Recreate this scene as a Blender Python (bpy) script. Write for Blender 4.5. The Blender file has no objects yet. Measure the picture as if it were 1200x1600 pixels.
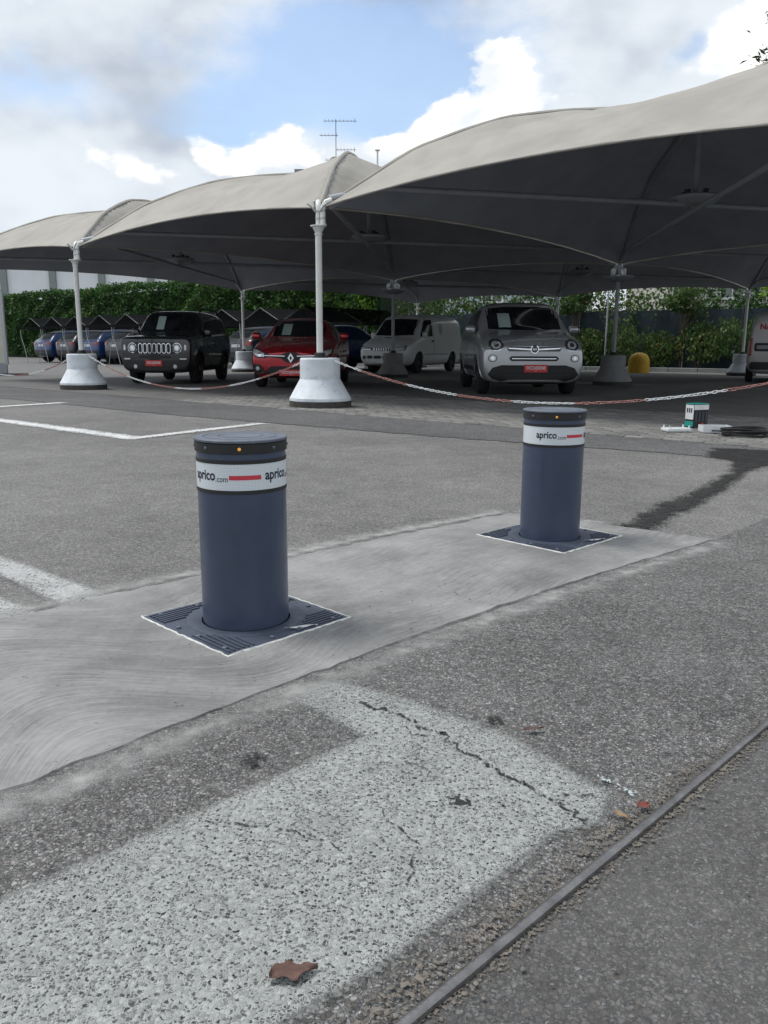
import bpy, bmesh, math, random
import numpy as np
from mathutils import Vector, Matrix
from mathutils.bvhtree import BVHTree

random.seed(7); RNG = np.random.default_rng(7)
R = math.radians
SC = bpy.context.scene
COL = SC.collection

# ------------------------------------------------------------------ camera
CAM_H = 0.88
cam_d = bpy.data.cameras.new('camera')
cam = bpy.data.objects.new('camera', cam_d); COL.objects.link(cam)
cam.matrix_world = Matrix.Translation((0, 0, CAM_H)) @ Matrix.Rotation(R(90 - 11.54), 4, 'X') @ Matrix.Rotation(0.0046, 4, 'Z')
cam_d.sensor_fit = 'VERTICAL'; cam_d.sensor_height = 36; cam_d.lens = 36 * 1256 / 1600
cam_d.clip_start = 0.05; cam_d.clip_end = 3000
SC.camera = cam

# ------------------------------------------------------------------ sky and sun
SUN_EL, SUN_AZ = 60, -70            # azimuth measured from the view direction, clockwise
world = bpy.data.worlds.new('World'); SC.world = world; world.use_nodes = True
world.cycles.sampling_method = 'MANUAL'; world.cycles.sample_map_resolution = 512
wt = world.node_tree; wt.nodes.clear()
class NT:
    """small helper to write node maths"""
    def __init__(s, tree): s.t = tree
    def n(s, typ, ins=None, **kw):
        nd = s.t.nodes.new(typ)
        for k, v in kw.items(): setattr(nd, k, v)
        for k, v in (ins or {}).items():
            sock = nd.inputs[k]
            if isinstance(v, bpy.types.NodeSocket): s.t.links.new(v, sock)
            else: sock.default_value = v
        return nd
    def m(s, op, a, b=0.0, c=0.0, clamp=False):
        nd = s.n('ShaderNodeMath', {0: a, 1: b, 2: c}, operation=op); nd.use_clamp = clamp
        return nd.outputs[0]
    def ss(s, x, lo, hi, a=0.0, b=1.0):
        return s.n('ShaderNodeMapRange', {0: x, 1: lo, 2: hi, 3: a, 4: b}, interpolation_type='SMOOTHSTEP').outputs[0]
    def lin(s, x, lo, hi, a=0.0, b=1.0):
        return s.n('ShaderNodeMapRange', {0: x, 1: lo, 2: hi, 3: a, 4: b}).outputs[0]
    def mix(s, f, a, b):
        nd = s.n('ShaderNodeMix', data_type='RGBA')
        for k, v in ((0, f), (6, a), (7, b)):
            if isinstance(v, bpy.types.NodeSocket): s.t.links.new(v, nd.inputs[k])
            else: nd.inputs[k].default_value = v if k == 0 else (*v[:3], 1)
        return nd.outputs[2]
    def noise(s, vec, scale, detail=4, rough=0.55, dist=0.0):
        return s.n('ShaderNodeTexNoise', {'Vector': vec, 'Scale': scale, 'Detail': detail, 'Roughness': rough, 'Distortion': dist}).outputs[0]
    def vec(s, x, y, z=0.0):
        return s.n('ShaderNodeCombineXYZ', {0: x, 1: y, 2: z}).outputs[0]

W = NT(wt)
tc = W.n('ShaderNodeTexCoord')
sep = W.n('ShaderNodeSeparateXYZ', {0: tc.outputs['Generated']})
az = W.m('ARCTAN2', sep.outputs[0], sep.outputs[1]); el = W.m('ARCSINE', sep.outputs[2])
sky = W.n('ShaderNodeTexSky', sky_type='NISHITA'); sky.sun_disc = False
sky.sun_elevation = R(SUN_EL); sky.sun_rotation = R(SUN_AZ); sky.air_density = 1.0; sky.dust_density = 0.5; sky.ozone_density = 0.5
cvec = W.vec(W.m('MULTIPLY', az, 1.0), W.m('MULTIPLY', el, 1.7))
n1 = W.noise(cvec, 5.0, 3, 0.6); n2 = W.noise(W.vec(W.m('ADD', az, 7.3), W.m('MULTIPLY', el, 1.5)), 5.0, 3, 0.6)
nf = W.noise(cvec, 16.0, 5, 0.62)
wv = W.vec(W.m('MULTIPLY_ADD', n1, 0.16, W.m('ADD', az, -0.08)), W.m('MULTIPLY_ADD', n2, 0.11, W.m('ADD', el, -0.055)))
def blobs(base, *bl):
    """sum of soft patches (degrees: azimuth, elevation, half widths, weight) added to a noise field"""
    r = base
    for (a, e, ra, re, amp) in bl:
        q = W.n('ShaderNodeVectorMath', {0: wv, 1: (1 / R(ra), 1 / R(re), 0), 2: (-a / ra, -e / re, 0)}, operation='MULTIPLY_ADD').outputs[0]
        d = W.n('ShaderNodeVectorMath', {0: q, 1: q}, operation='DOT_PRODUCT').outputs['Value']
        r = W.m('MULTIPLY_ADD', W.m('POWER', 0.3679, d), amp, r)
    return r
# blue openings between the clouds (degrees: azimuth, elevation, half widths); a general field goes on round the dome
gen = W.noise(W.vec(W.m('MULTIPLY', az, 1.3), W.m('MULTIPLY', el, 2.2), 3.1), 1.6, 1, 0.5)
nf5 = W.m('SUBTRACT', nf, 0.5); n25 = W.m('SUBTRACT', n2, 0.5)
gap = blobs(W.m('MULTIPLY_ADD', nf5, 0.7, W.m('MULTIPLY_ADD', gen, 1.6, -0.8)), (-2.5, 17.4, 7.5, 3.8, 1.25), (2.0, 16.0, 6, 3.2, 1.0), (19.2, 17.4, 1.6, 1.0, .75), (23.5, 23.0, 2.4, 1.6, .95), (-10, 14.5, 5, 2.4, .8), (-22, 15.0, 5, 1.6, .62), (-12, 19.5, 4, 1.6, .3))
gapm = W.ss(gap, 0.22, 1.0)
heap = blobs(W.m('MULTIPLY_ADD', nf5, 1.7, W.m('MULTIPLY_ADD', gen, -0.9, 0.20)), (-8, 12.8, 4.2, 1.9, 1.25), (-12.3, 13.1, 1.4, 1.3, .7), (0.5, 13.0, 2.8, 1.4, 1.25), (4.0, 14.4, 2.2, 1.7, 1.35), (7.4, 16.8, 3.0, 2.7, 1.5),
             (24.8, 20.0, 3.2, 3.4, 1.4), (20.8, 16.8, 2.6, 1.6, 1.2), (13, 15.2, 4.0, 1.0, .7), (-17.0, 11.4, 3.6, 1.7, 1.0), (-23, 20.0, 4.5, 2.6, .75))
heapm = W.ss(heap, 0.40, 0.82)
grey = blobs(W.m('MULTIPLY_ADD', nf5, 0.5, W.m('MULTIPLY', n25, 1.9)), (1.5, 22.0, 9, 1.8, .8), (-19.5, 16.4, 7.5, 2.2, .42), (-15, 14.0, 5, 1.6, .3), (15, 19.5, 6, 2.4, .22))
greym = W.ss(grey, -0.25, 0.95)
cl = W.mix(greym, (.79, .845, .905), (.39, .45, .545))
hsh = W.ss(W.m('MULTIPLY_ADD', heap, .12, W.noise(W.vec(az, W.m('MULTIPLY_ADD', el, 1.7, .034)), 14, 3, .6)), 0.42, 0.66)
hc = W.mix(hsh, (.84, .885, .94), (1.12, 1.11, 1.08))
cl = W.mix(heapm, cl, hc)
bg1 = W.n('ShaderNodeBackground', {'Color': sky.outputs[0], 'Strength': 0.15})
bg2 = W.n('ShaderNodeBackground', {'Color': cl, 'Strength': 0.88})
fac = W.m('MAXIMUM', W.m('SUBTRACT', 1.0, W.m('MULTIPLY', gapm, 0.80)), heapm)
msh = W.n('ShaderNodeMixShader', {0: fac, 1: bg1.outputs[0], 2: bg2.outputs[0]})
W.n('ShaderNodeOutputWorld', {0: msh.outputs[0]})

sun_d = bpy.data.lights.new('sun', 'SUN'); sun_d.energy = 2.2; sun_d.angle = R(18); sun_d.color = (1, .975, .94)
sun = bpy.data.objects.new('sun', sun_d); COL.objects.link(sun)
sdir = Vector((math.sin(R(SUN_AZ)) * math.cos(R(SUN_EL)), math.cos(R(SUN_AZ)) * math.cos(R(SUN_EL)), math.sin(R(SUN_EL))))
sun.rotation_euler = sdir.to_track_quat('Z', 'Y').to_euler()
SC.view_settings.view_transform = 'Standard'; SC.view_settings.look = 'None'
SC.cycles.max_bounces = 5; SC.cycles.diffuse_bounces = 3; SC.cycles.glossy_bounces = 3; SC.cycles.transparent_max_bounces = 6
SC.view_settings.exposure = 0.30; SC.view_settings.gamma = 1.0; SC.view_settings.use_curve_mapping = False

# ------------------------------------------------------------------ materials
MATS = {}
def new_mat(name):
    m = bpy.data.materials.new(name); m.use_nodes = True; m.node_tree.nodes.clear()
    t = NT(m.node_tree); MATS[name] = m
    return m, t
def finish(t, bsdf):
    t.n('ShaderNodeOutputMaterial', {0: bsdf.outputs[0] if hasattr(bsdf, 'outputs') else bsdf})
def pos(t): return t.n('ShaderNodeNewGeometry').outputs['Position']
def objc(t): return t.n('ShaderNodeTexCoord').outputs['Object']
def bump(t, h, strength=.3, dist=.01, normal=None):
    ins = {'Height': h, 'Strength': strength, 'Distance': dist}
    if normal: ins['Normal'] = normal
    return t.n('ShaderNodeBump', ins).outputs[0]
def bs(t, **k):
    names = {'col': 'Base Color', 'rough': 'Roughness', 'metal': 'Metallic', 'normal': 'Normal', 'coat': 'Coat Weight', 'coatr': 'Coat Roughness',
             'spec': 'Specular IOR Level', 'alpha': 'Alpha', 'trans': 'Transmission Weight', 'emc': 'Emission Color', 'ems': 'Emission Strength', 'sub': 'Subsurface Weight'}
    ins = {}
    for a, v in k.items():
        if a in ('col', 'emc') and isinstance(v, tuple): v = (*v[:3], 1)
        ins[names[a]] = v
    return t.n('ShaderNodeBsdfPrincipled', ins)
def simple(name, col, rough=.5, metal=0.0, coat=0.0, var=.12, scale=6.0, grime=0.0, bumpn=0.0, spec=.5, bscale=60):
    """plain surface with mild colour variation, optional grime and fine relief"""
    m, t = new_mat(name); p = objc(t)
    nz = t.noise(p, scale, 5, .6)
    f = t.lin(nz, .3, .7, 1 - var, 1 + var)
    c = t.n('ShaderNodeMix', {0: 1.0}, data_type='RGBA', blend_type='MULTIPLY')
    c.inputs[6].default_value = (*col, 1); t.t.links.new(t.vec(f, f, f), c.inputs[7]); c = c.outputs[2]
    if grime:
        g = t.ss(t.noise(p, scale * 2.3, 6, .7), .5, .75, 0, grime)
        c = t.mix(g, c, tuple(x * .35 + .01 for x in col))
    rr = t.lin(t.noise(p, scale * 3, 4, .6), .3, .7, max(rough - .07, .02), min(rough + .07, 1))
    k = dict(col=c, rough=rr, metal=metal, coat=coat, spec=spec)
    if bumpn: k['normal'] = bump(t, t.noise(p, bscale, 4, .6), bumpn, .004)
    finish(t, bs(t, **k)); return m

def asphalt(name, binder, lo, hi, s=95.0, big=.2, paved=False, warm=0.0, rel=.7, seed=0.0, dustc=None, dust=0.0):
    m, t = new_mat(name); p0 = pos(t)
    p = t.n('ShaderNodeVectorMath', {0: p0, 1: (seed, seed * 1.7, 0)}, operation='ADD').outputs[0]
    wob = t.n('ShaderNodeTexNoise', {'Vector': p, 'Scale': s * .9, 'Detail': 2}).outputs[1]
    pw = t.n('ShaderNodeVectorMath', {0: p, 1: t.n('ShaderNodeVectorMath', {0: wob, 'Scale': .008}, operation='SCALE').outputs[0]}, operation='ADD').outputs[0]
    v1 = t.n('ShaderNodeTexVoronoi', {'Vector': pw, 'Scale': s}); v2 = t.n('ShaderNodeTexVoronoi', {'Vector': pw, 'Scale': s * 2.3})
    e1 = t.n('ShaderNodeTexVoronoi', {'Vector': pw, 'Scale': s}, feature='DISTANCE_TO_EDGE').outputs[0]
    r1 = t.n('ShaderNodeSeparateColor', {0: v1.outputs['Color']}).outputs
    r2 = t.n('ShaderNodeSeparateColor', {0: v2.outputs['Color']}).outputs
    fine = t.noise(p, s * 2.6, 2, .6)
    st = t.mix(t.m('POWER', r1[0], 1.8), lo, hi)
    st = t.mix(t.m('MULTIPLY', r1[1], warm), st, tuple(a * b for a, b in zip(hi, (1.05, .93, .82))))
    small = t.mix(t.ss(t.m('ADD', t.m('MULTIPLY', r2[0], .6), t.m('MULTIPLY', fine, .6)), .35, .95), lo, hi)
    big_is = t.ss(r1[2], .45, .6)                    # some cells are one stone, the rest finer grit
    c = t.mix(big_is, small, st)
    crev = t.ss(e1, .0, .2)
    c = t.mix(t.m('MULTIPLY', t.m('SUBTRACT', 1.0, crev), t.lin(fine, .3, .7, .2, .8)), c, binder)
    spark = t.ss(r2[1], .965, .985)
    c = t.mix(t.m('MULTIPLY', spark, .45), c, (min(hi[0] * 2.0, .6),) * 3)
    lv = t.m('ADD', t.m('MULTIPLY', t.noise(p, .55, 5, .6), .6), t.m('MULTIPLY', t.noise(p, 6.0, 5, .65), .4))
    lv = t.m('ADD', lv, t.m('MULTIPLY', t.m('SUBTRACT', t.noise(p, 48, 2, .7), .5), .55))
    f = t.lin(lv, .35, .65, 1 - big, 1 + big)
    mm = t.n('ShaderNodeMix', {0: 1.0}, data_type='RGBA', blend_type='MULTIPLY')
    t.t.links.new(c, mm.inputs[6]); t.t.links.new(t.vec(f, f, f), mm.inputs[7]); c = mm.outputs[2]
    if dust:
        d = t.m('MULTIPLY', t.ss(t.noise(p, 1.3, 6, .65), .42, .72), dust)
        c = t.mix(d, c, dustc)
    h = t.m('ADD', t.m('MULTIPLY', t.m('MULTIPLY', crev, t.m('ADD', r1[0], .5)), .7), t.m('MULTIPLY', fine, .9))
    finish(t, bs(t, col=c, rough=.82, spec=.35, normal=bump(t, h, rel, .004))); return m

asphalt('asphalt', (.058, .057, .056), (.091, .090, .088), (.305, .302, .295), s=112, big=.30, warm=.35, dustc=(.29, .285, .275), dust=.2)
asphalt('asphalt_near', (.031, .031, .031), (.048, .048, .048), (.262, .26, .256), s=120, big=.30, warm=.3, seed=3.1, dustc=(.27, .27, .27), dust=.12)
asphalt('asphalt_band', (.04, .04, .042), (.07, .071, .074), (.20, .2, .2), s=80, big=.3, warm=.2, seed=9.4)
asphalt('asphalt_inner', (.042, .042, .042), (.062, .062, .062), (.15, .147, .143), s=110, big=.2, warm=.4, rel=.4, seed=5.5, dustc=(.165, .16, .152), dust=.25)

def cutout(name, col, lo=.38, hi=.5, scale=130, rough=.75, mottled=None, big=2.0, relief=.4, edge=.55, chips=True, colvar=.14, residue=0.0):
    """thin worn coating: where it has flaked off the surface below shows; 'wear' is 0 at its rim and 1 inside"""
    m, t = new_mat(name); p = pos(t)
    w = t.n('ShaderNodeAttribute', attribute_name='wear').outputs['Fac']
    wob = t.n('ShaderNodeTexNoise', {'Vector': p, 'Scale': scale, 'Detail': 3}).outputs[1]
    pw = t.n('ShaderNodeVectorMath', {0: p, 1: t.n('ShaderNodeVectorMath', {0: wob, 'Scale': .9 / scale}, operation='SCALE').outputs[0]}, operation='ADD').outputs[0]
    v = t.n('ShaderNodeTexVoronoi', {'Vector': pw, 'Scale': scale})
    rc = t.n('ShaderNodeSeparateColor', {0: v.outputs['Color']}).outputs
    nb = t.noise(p, big, 5, .6); nm = t.noise(p, 14, 3, .65); fine = t.noise(p, scale * 1.6, 3, .6)
    k = t.m('ADD', t.m('MULTIPLY', nb, .45), t.m('MULTIPLY', nm, .5))
    if chips: k = t.m('ADD', k, t.m('MULTIPLY', t.m('SUBTRACT', rc[0], .5), .62))
    k = t.m('ADD', k, t.m('MULTIPLY', t.m('SUBTRACT', fine, .5), .55))
    k = t.m('SUBTRACT', k, t.m('MULTIPLY', t.m('SUBTRACT', 1.0, w), edge))
    a = t.ss(k, lo, hi)
    if residue: a = t.m('MAXIMUM', a, t.m('MULTIPLY', t.ss(k, lo - .35, lo - .05), residue))
    f = t.lin(t.m('ADD', t.m('MULTIPLY', nm, .5), t.m('MULTIPLY', fine, .5)), .35, .65, 1 - colvar, 1 + colvar)
    mm = t.n('ShaderNodeMix', {0: 1.0}, data_type='RGBA', blend_type='MULTIPLY')
    mm.inputs[6].default_value = (*col, 1); t.t.links.new(t.vec(f, f, f), mm.inputs[7])
    b = bs(t, col=mm.outputs[2], rough=rough, spec=.35, normal=bump(t, t.m('ADD', a, fine), relief, .003))
    tr = t.n('ShaderNodeBsdfTransparent')
    finish(t, t.n('ShaderNodeMixShader', {0: a, 1: tr.outputs[0], 2: b.outputs[0]}))
    return m
def stone_paint(name, col, sc=135.0, thr=.36):
    """road paint worn off the tops of the stones: single stones show through, with fine cracks and grey wear"""
    m, t = new_mat(name); p = pos(t)
    w = t.n('ShaderNodeAttribute', attribute_name='wear').outputs['Fac']
    wob = t.n('ShaderNodeTexNoise', {'Vector': p, 'Scale': sc, 'Detail': 2}).outputs[1]
    pw = t.n('ShaderNodeVectorMath', {0: p, 1: t.n('ShaderNodeVectorMath', {0: wob, 'Scale': .010}, operation='SCALE').outputs[0]}, operation='ADD').outputs[0]
    rc = t.n('ShaderNodeSeparateColor', {0: t.n('ShaderNodeTexVoronoi', {'Vector': pw, 'Scale': sc}).outputs['Color']}).outputs
    e1 = t.n('ShaderNodeTexVoronoi', {'Vector': pw, 'Scale': sc}, feature='DISTANCE_TO_EDGE').outputs[0]
    pc = t.n('ShaderNodeVectorMath', {0: p, 1: t.n('ShaderNodeVectorMath', {0: t.n('ShaderNodeTexNoise', {'Vector': p, 'Scale': 22, 'Detail': 3}).outputs[1], 'Scale': .06}, operation='SCALE').outputs[0]}, operation='ADD').outputs[0]
    e2 = t.n('ShaderNodeTexVoronoi', {'Vector': pc, 'Scale': 13}, feature='DISTANCE_TO_EDGE').outputs[0]
    big = t.noise(p, 3.2, 4, .6); fine = t.noise(p, 330, 2, .6)
    th = t.m('ADD', t.lin(big, .3, .7, thr - .22, thr + .26), t.m('MULTIPLY', t.m('SUBTRACT', 1.0, w), .9))
    ex = t.m('MULTIPLY', t.ss(t.m('ADD', e1, t.m('MULTIPLY', t.m('SUBTRACT', fine, .5), .3)), .03, .17), t.ss(t.m('SUBTRACT', th, rc[0]), -.04, .10))
    ex = t.m('MAXIMUM', ex, t.m('MULTIPLY', t.ss(e1, .10, .0), t.ss(fine, .5, .75)))
    crk = t.m('MULTIPLY', t.ss(e2, .028, .008), t.ss(t.noise(p, 5, 2, .5), .54, .64)); ex = t.m('MAXIMUM', ex, t.m('MULTIPLY', crk, .85))
    ex = t.m('MAXIMUM', ex, t.ss(w, .35, .0))
    ex = t.m('MULTIPLY', ex, t.lin(rc[1], 0, 1, .48, .95))
    f = t.lin(t.m('ADD', t.m('MULTIPLY', fine, .55), t.m('MULTIPLY', rc[2], .45)), .25, .75, .72, 1.2)
    mm = t.n('ShaderNodeMix', {0: 1.0}, data_type='RGBA', blend_type='MULTIPLY'); mm.inputs[6].default_value = (*col, 1); t.t.links.new(t.vec(f, f, f), mm.inputs[7])
    cc = t.mix(t.ss(t.noise(p, 5.0, 5, .65), .50, .75, 0, .55), mm.outputs[2], tuple(x * .55 for x in col))
    h = t.m('SUBTRACT', t.m('ADD', t.ss(e1, 0, .3), fine), t.m('MULTIPLY', ex, .5))
    b = bs(t, col=cc, rough=.75, spec=.35, normal=bump(t, h, .6, .003))
    finish(t, t.n('ShaderNodeMixShader', {0: ex, 1: b.outputs[0], 2: t.n('ShaderNodeBsdfTransparent').outputs[0]}))
stone_paint('worn_paint', (.335, .345, .335), 156, .50)
stone_paint('stripe_paint', (.42, .425, .42), 110, .22)
cutout('line_paint', (.60, .605, .60), .12, .30, scale=90, edge=.35)
cutout('cement_dust', (.34, .338, .33), .12, .72, scale=220, edge=.5, chips=False)
cutout('dirt', (.15, .132, .112), .34, .60, scale=180, edge=.7, relief=.6, colvar=.35)
cutout('oil', (.022, .022, .024), .34, .52, scale=160, edge=.7)
cutout('pale_smear', (.40, .46, .47), .42, .62, scale=170, edge=.6)
cutout('tar', (.020, .0195, .019), .10, .34, scale=120, edge=.75, relief=.9, colvar=.5)
cutout('crack_fill', (.03, .03, .03), .1, .3, scale=150, edge=.35)

# brushed concrete: strokes follow the strip and swing sideways
m, t = new_mat('concrete'); p = pos(t); s3 = t.n('ShaderNodeSeparateXYZ', {0: p}).outputs
a_ = t.m('MULTIPLY', t.m('ADD', s3[0], s3[1]), .7071); b_ = t.m('MULTIPLY', t.m('SUBTRACT', s3[1], s3[0]), .7071)
sw = t.m('ADD', t.m('MULTIPLY', t.m('MULTIPLY', t.m('SINE', t.m('ADD', t.m('MULTIPLY', a_, 5.2), 1.0)), .30), t.ss(a_, 2.1, .7)), t.m('MULTIPLY', t.m('SINE', t.m('MULTIPLY', a_, 4.1)), .05))
bw = t.m('ADD', b_, sw)
st1 = t.noise(t.vec(t.m('MULTIPLY', a_, 6.5), t.m('MULTIPLY', bw, 85)), 1.0, 5, .7)
st2 = t.noise(t.vec(t.m('MULTIPLY', a_, 9.0), t.m('MULTIPLY', bw, 260)), 1.0, 3, .6)
sm = t.ss(t.noise(p, 1.9, 3, .5), .38, .62)
st = t.m('MULTIPLY', t.m('SUBTRACT', t.m('ADD', t.m('MULTIPLY', st1, .65), t.m('MULTIPLY', st2, .35)), .5), t.lin(sm, 0, 1, .35, .95))
lv = t.m('ADD', t.m('ADD', t.m('MULTIPLY', t.noise(p, 2.2, 6, .6), .9), t.m('MULTIPLY', t.noise(p, 60, 4, .6), .25)), t.m('MULTIPLY', st, 1.3))
dip_shade = t.noise(t.vec(t.m('MULTIPLY', a_, 1.6), t.m('MULTIPLY', bw, 5)), 1.0, 3, .55); lv = t.m('ADD', lv, t.m('MULTIPLY', t.m('SUBTRACT', dip_shade, .5), .45))  # broad bands: shading of shallow dips put into the colour
c = t.mix(t.ss(lv, .22, .95), (.120, .120, .119), (.318, .316, .310))
spot = t.ss(t.noise(p, 55, 2, .5), .70, .74); c = t.mix(t.m('MULTIPLY', spot, .6), c, (.08, .08, .08))
finish(t, bs(t, col=c, rough=.8, spec=.3, normal=bump(t, t.m('ADD', st1, st2), .35, .003)))

# paving beyond the separately built stones
m, t = new_mat('paving'); p = pos(t)
mp = t.n('ShaderNodeMapping', {'Vector': p, 'Rotation': (0, 0, R(42.8))}).outputs[0]
bk = t.n('ShaderNodeTexBrick', {'Vector': mp, 'Scale': 1.0, 'Color1': (.115, .113, .11, 1), 'Color2': (.165, .16, .155, 1), 'Mortar': (.045, .043, .04, 1), 'Mortar Size': .006, 'Brick Width': .2, 'Row Height': .1})
c = t.mix(t.m('MULTIPLY', t.ss(t.noise(p, .9, 6, .65), .4, .7), .45), bk.outputs[0], (.085, .083, .08))
finish(t, bs(t, col=c, rough=.8, normal=bump(t, t.m('ADD', t.m('MULTIPLY', t.m('SUBTRACT', 1.0, bk.outputs[1]), .8), t.m('MULTIPLY', t.noise(p, 90, 4, .6), .4)), .5, .005)))
m, t = new_mat('paver'); p = pos(t)
oi = t.n('ShaderNodeObjectInfo').outputs['Random']; isl = t.n('ShaderNodeNewGeometry').outputs['Random Per Island']
rv = t.m('FRACT', t.m('ADD', oi, t.m('MULTIPLY', isl, 3.7)))
c = t.mix(rv, (.13, .127, .122), (.235, .228, .218)); c = t.mix(t.m('MULTIPLY', t.ss(t.noise(p, 1.1, 6, .65), .4, .7), .5), c, (.10, .098, .095))
f = t.lin(t.noise(p, 120, 4, .7), .3, .7, .8, 1.2); mm = t.n('ShaderNodeMix', {0: 1.0}, data_type='RGBA', blend_type='MULTIPLY'); t.t.links.new(c, mm.inputs[6]); t.t.links.new(t.vec(f, f, f), mm.inputs[7])
finish(t, bs(t, col=mm.outputs[2], rough=.8, normal=bump(t, t.noise(p, 140, 4, .6), .4, .003)))

# canopy cloth
m, t = new_mat('canopy_cloth'); p = pos(t)
nz = t.noise(t.n('ShaderNodeMapping', {'Vector': p, 'Scale': (1, 1, .35)}).outputs[0], 1.1, 6, .6)
c = t.mix(t.ss(nz, .3, .7), (.355, .337, .302), (.43, .41, .372))
c = t.mix(t.ss(t.noise(p, 3.3, 6, .7), .52, .78, 0, .35), c, (.32, .295, .25))
wr = t.n('ShaderNodeTexWave', {'Vector': p, 'Scale': .55, 'Distortion': 7.0, 'Detail': 3, 'Detail Scale': .8}).outputs[1]
b = bs(t, col=c, rough=.7, spec=.25, normal=bump(t, t.m('ADD', wr, t.noise(p, 2.2, 4, .5)), .36, .07)); tl = t.n('ShaderNodeBsdfTranslucent', {0: (.5, .48, .44, 1)}); finish(t, t.n('ShaderNodeMixShader', {0: .18, 1: b.outputs[0], 2: tl.outputs[0]}))
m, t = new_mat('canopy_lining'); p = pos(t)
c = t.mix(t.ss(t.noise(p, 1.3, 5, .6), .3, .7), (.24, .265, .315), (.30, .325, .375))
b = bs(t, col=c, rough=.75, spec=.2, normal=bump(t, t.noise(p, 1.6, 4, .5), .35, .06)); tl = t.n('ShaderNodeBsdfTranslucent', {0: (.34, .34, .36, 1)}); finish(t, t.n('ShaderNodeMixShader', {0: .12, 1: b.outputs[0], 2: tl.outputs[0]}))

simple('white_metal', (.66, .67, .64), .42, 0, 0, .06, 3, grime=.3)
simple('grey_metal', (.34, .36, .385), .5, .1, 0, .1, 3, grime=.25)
simple('dark_metal', (.05, .052, .055), .5, .2)
simple('galvanised', (.42, .44, .46), .42, .7, 0, .2, 30)
simple('chrome', (.72, .74, .76), .14, 1.0, 0, .05)
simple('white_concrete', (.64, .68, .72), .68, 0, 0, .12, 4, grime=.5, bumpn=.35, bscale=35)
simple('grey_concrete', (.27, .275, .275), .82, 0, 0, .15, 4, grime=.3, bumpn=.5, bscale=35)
simple('footing', (.06, .056, .05), .9, 0, 0, .4, 9, bumpn=.6)
simple('bollard_blue', (.042, .058, .099), .34, .0, .15, .12, 4, grime=.18, bumpn=.05, bscale=200)
simple('bollard_cap', (.105, .122, .155), .6, .1, 0, .2, 14, grime=.4, bumpn=.3, bscale=80)
simple('plate_blue', (.050, .064, .094), .55, .1, 0, .22, 9, grime=.5, bumpn=.3, bscale=70)
simple('black_rubber', (.012, .012, .013), .55, 0, 0, .2, 8)
simple('black_plastic', (.018, .018, .02), .5, 0, 0, .15, 8)
simple('tyre', (.014, .014, .015), .85, 0, 0, .2, 9, bumpn=.3)
simple('sealant', (.60, .60, .57), .7, 0, 0, .2, 30, grime=.5)
simple('ink_navy', (.01, .012, .028), .5)
simple('ink_grey', (.05, .055, .07), .5)
simple('red_print', (.52, .035, .055), .5)
simple('white_print', (.8, .8, .8), .5)
simple('red_plate', (.62, .03, .035), .4, 0, .3)
simple('white_plastic', (.68, .71, .72), .45, 0, 0, .06)
simple('red_plastic', (.36, .17, .15), .5, 0, 0, .2)
simple('paper', (.42, .52, .50), .5, 0, 0, .06)
simple('amber', (.75, .30, .03), .25, 0, .5)
simple('clear_lens', (.70, .72, .74), .15, .25, .6)
simple('tail_red', (.30, .012, .012), .2, 0, .6)
simple('rim', (.30, .31, .32), .3, .85)
simple('dark_rim', (.09, .092, .1), .35, .7)
simple('steel_rail', (.21, .205, .205), .36, .8, 0, .3, 25, grime=.45, bumpn=.3, bscale=120)
simple('yellow', (.60, .36, .025), .6, 0, 0, .15, 6, grime=.4)
simple('teal', (.02, .34, .29), .5)
simple('screen_net', (.018, .032, .042), .85, 0, 0, .25, 2)
simple('black_net', (.007, .0075, .009), .95, spec=.1, var=.2)
m = MATS['black_net']; t = NT(m.node_tree); b = [n for n in m.node_tree.nodes if n.type == 'BSDF_PRINCIPLED'][0]; o_ = [n for n in m.node_tree.nodes if n.type == 'OUTPUT_MATERIAL'][0]
mx = t.n('ShaderNodeMixShader', {0: .28, 1: b.outputs[0], 2: t.n('ShaderNodeBsdfTransparent').outputs[0]}); m.node_tree.links.new(mx.outputs[0], o_.inputs[0])   # open mesh: some light passes
simple('wall_white', (.74, .76, .78), .8, 0, 0, .05, .5)
simple('wall_blue', (.42, .50, .54), .85, 0, 0, .07, .6, grime=.15)
simple('wall_cream', (.42, .41, .38), .85, 0, 0, .07, .6, grime=.2)
simple('roof_tile', (.20, .11, .08), .85, 0, 0, .3, 3)
simple('pane_glass', (.06, .075, .085), .1, 0, 0)
simple('shutter', (.22, .25, .24), .7)
simple('bark', (.085, .065, .05), .9, 0, 0, .3, 12, bumpn=.7, bscale=25)
simple('sign_face', (.62, .61, .50), .5, 0, 0, .05)
simple('dry_leaf', (.105, .055, .042), .7, 0, 0, .35, 40, bumpn=.4)
simple('red_leaf', (.17, .04, .025), .6, 0, 0, .25, 40)
simple('tan_leaf', (.25, .16, .085), .7, 0, 0, .25, 40)
simple('stone', (.17, .16, .15), .85, 0, 0, .3, 20, bumpn=.5)

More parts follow.
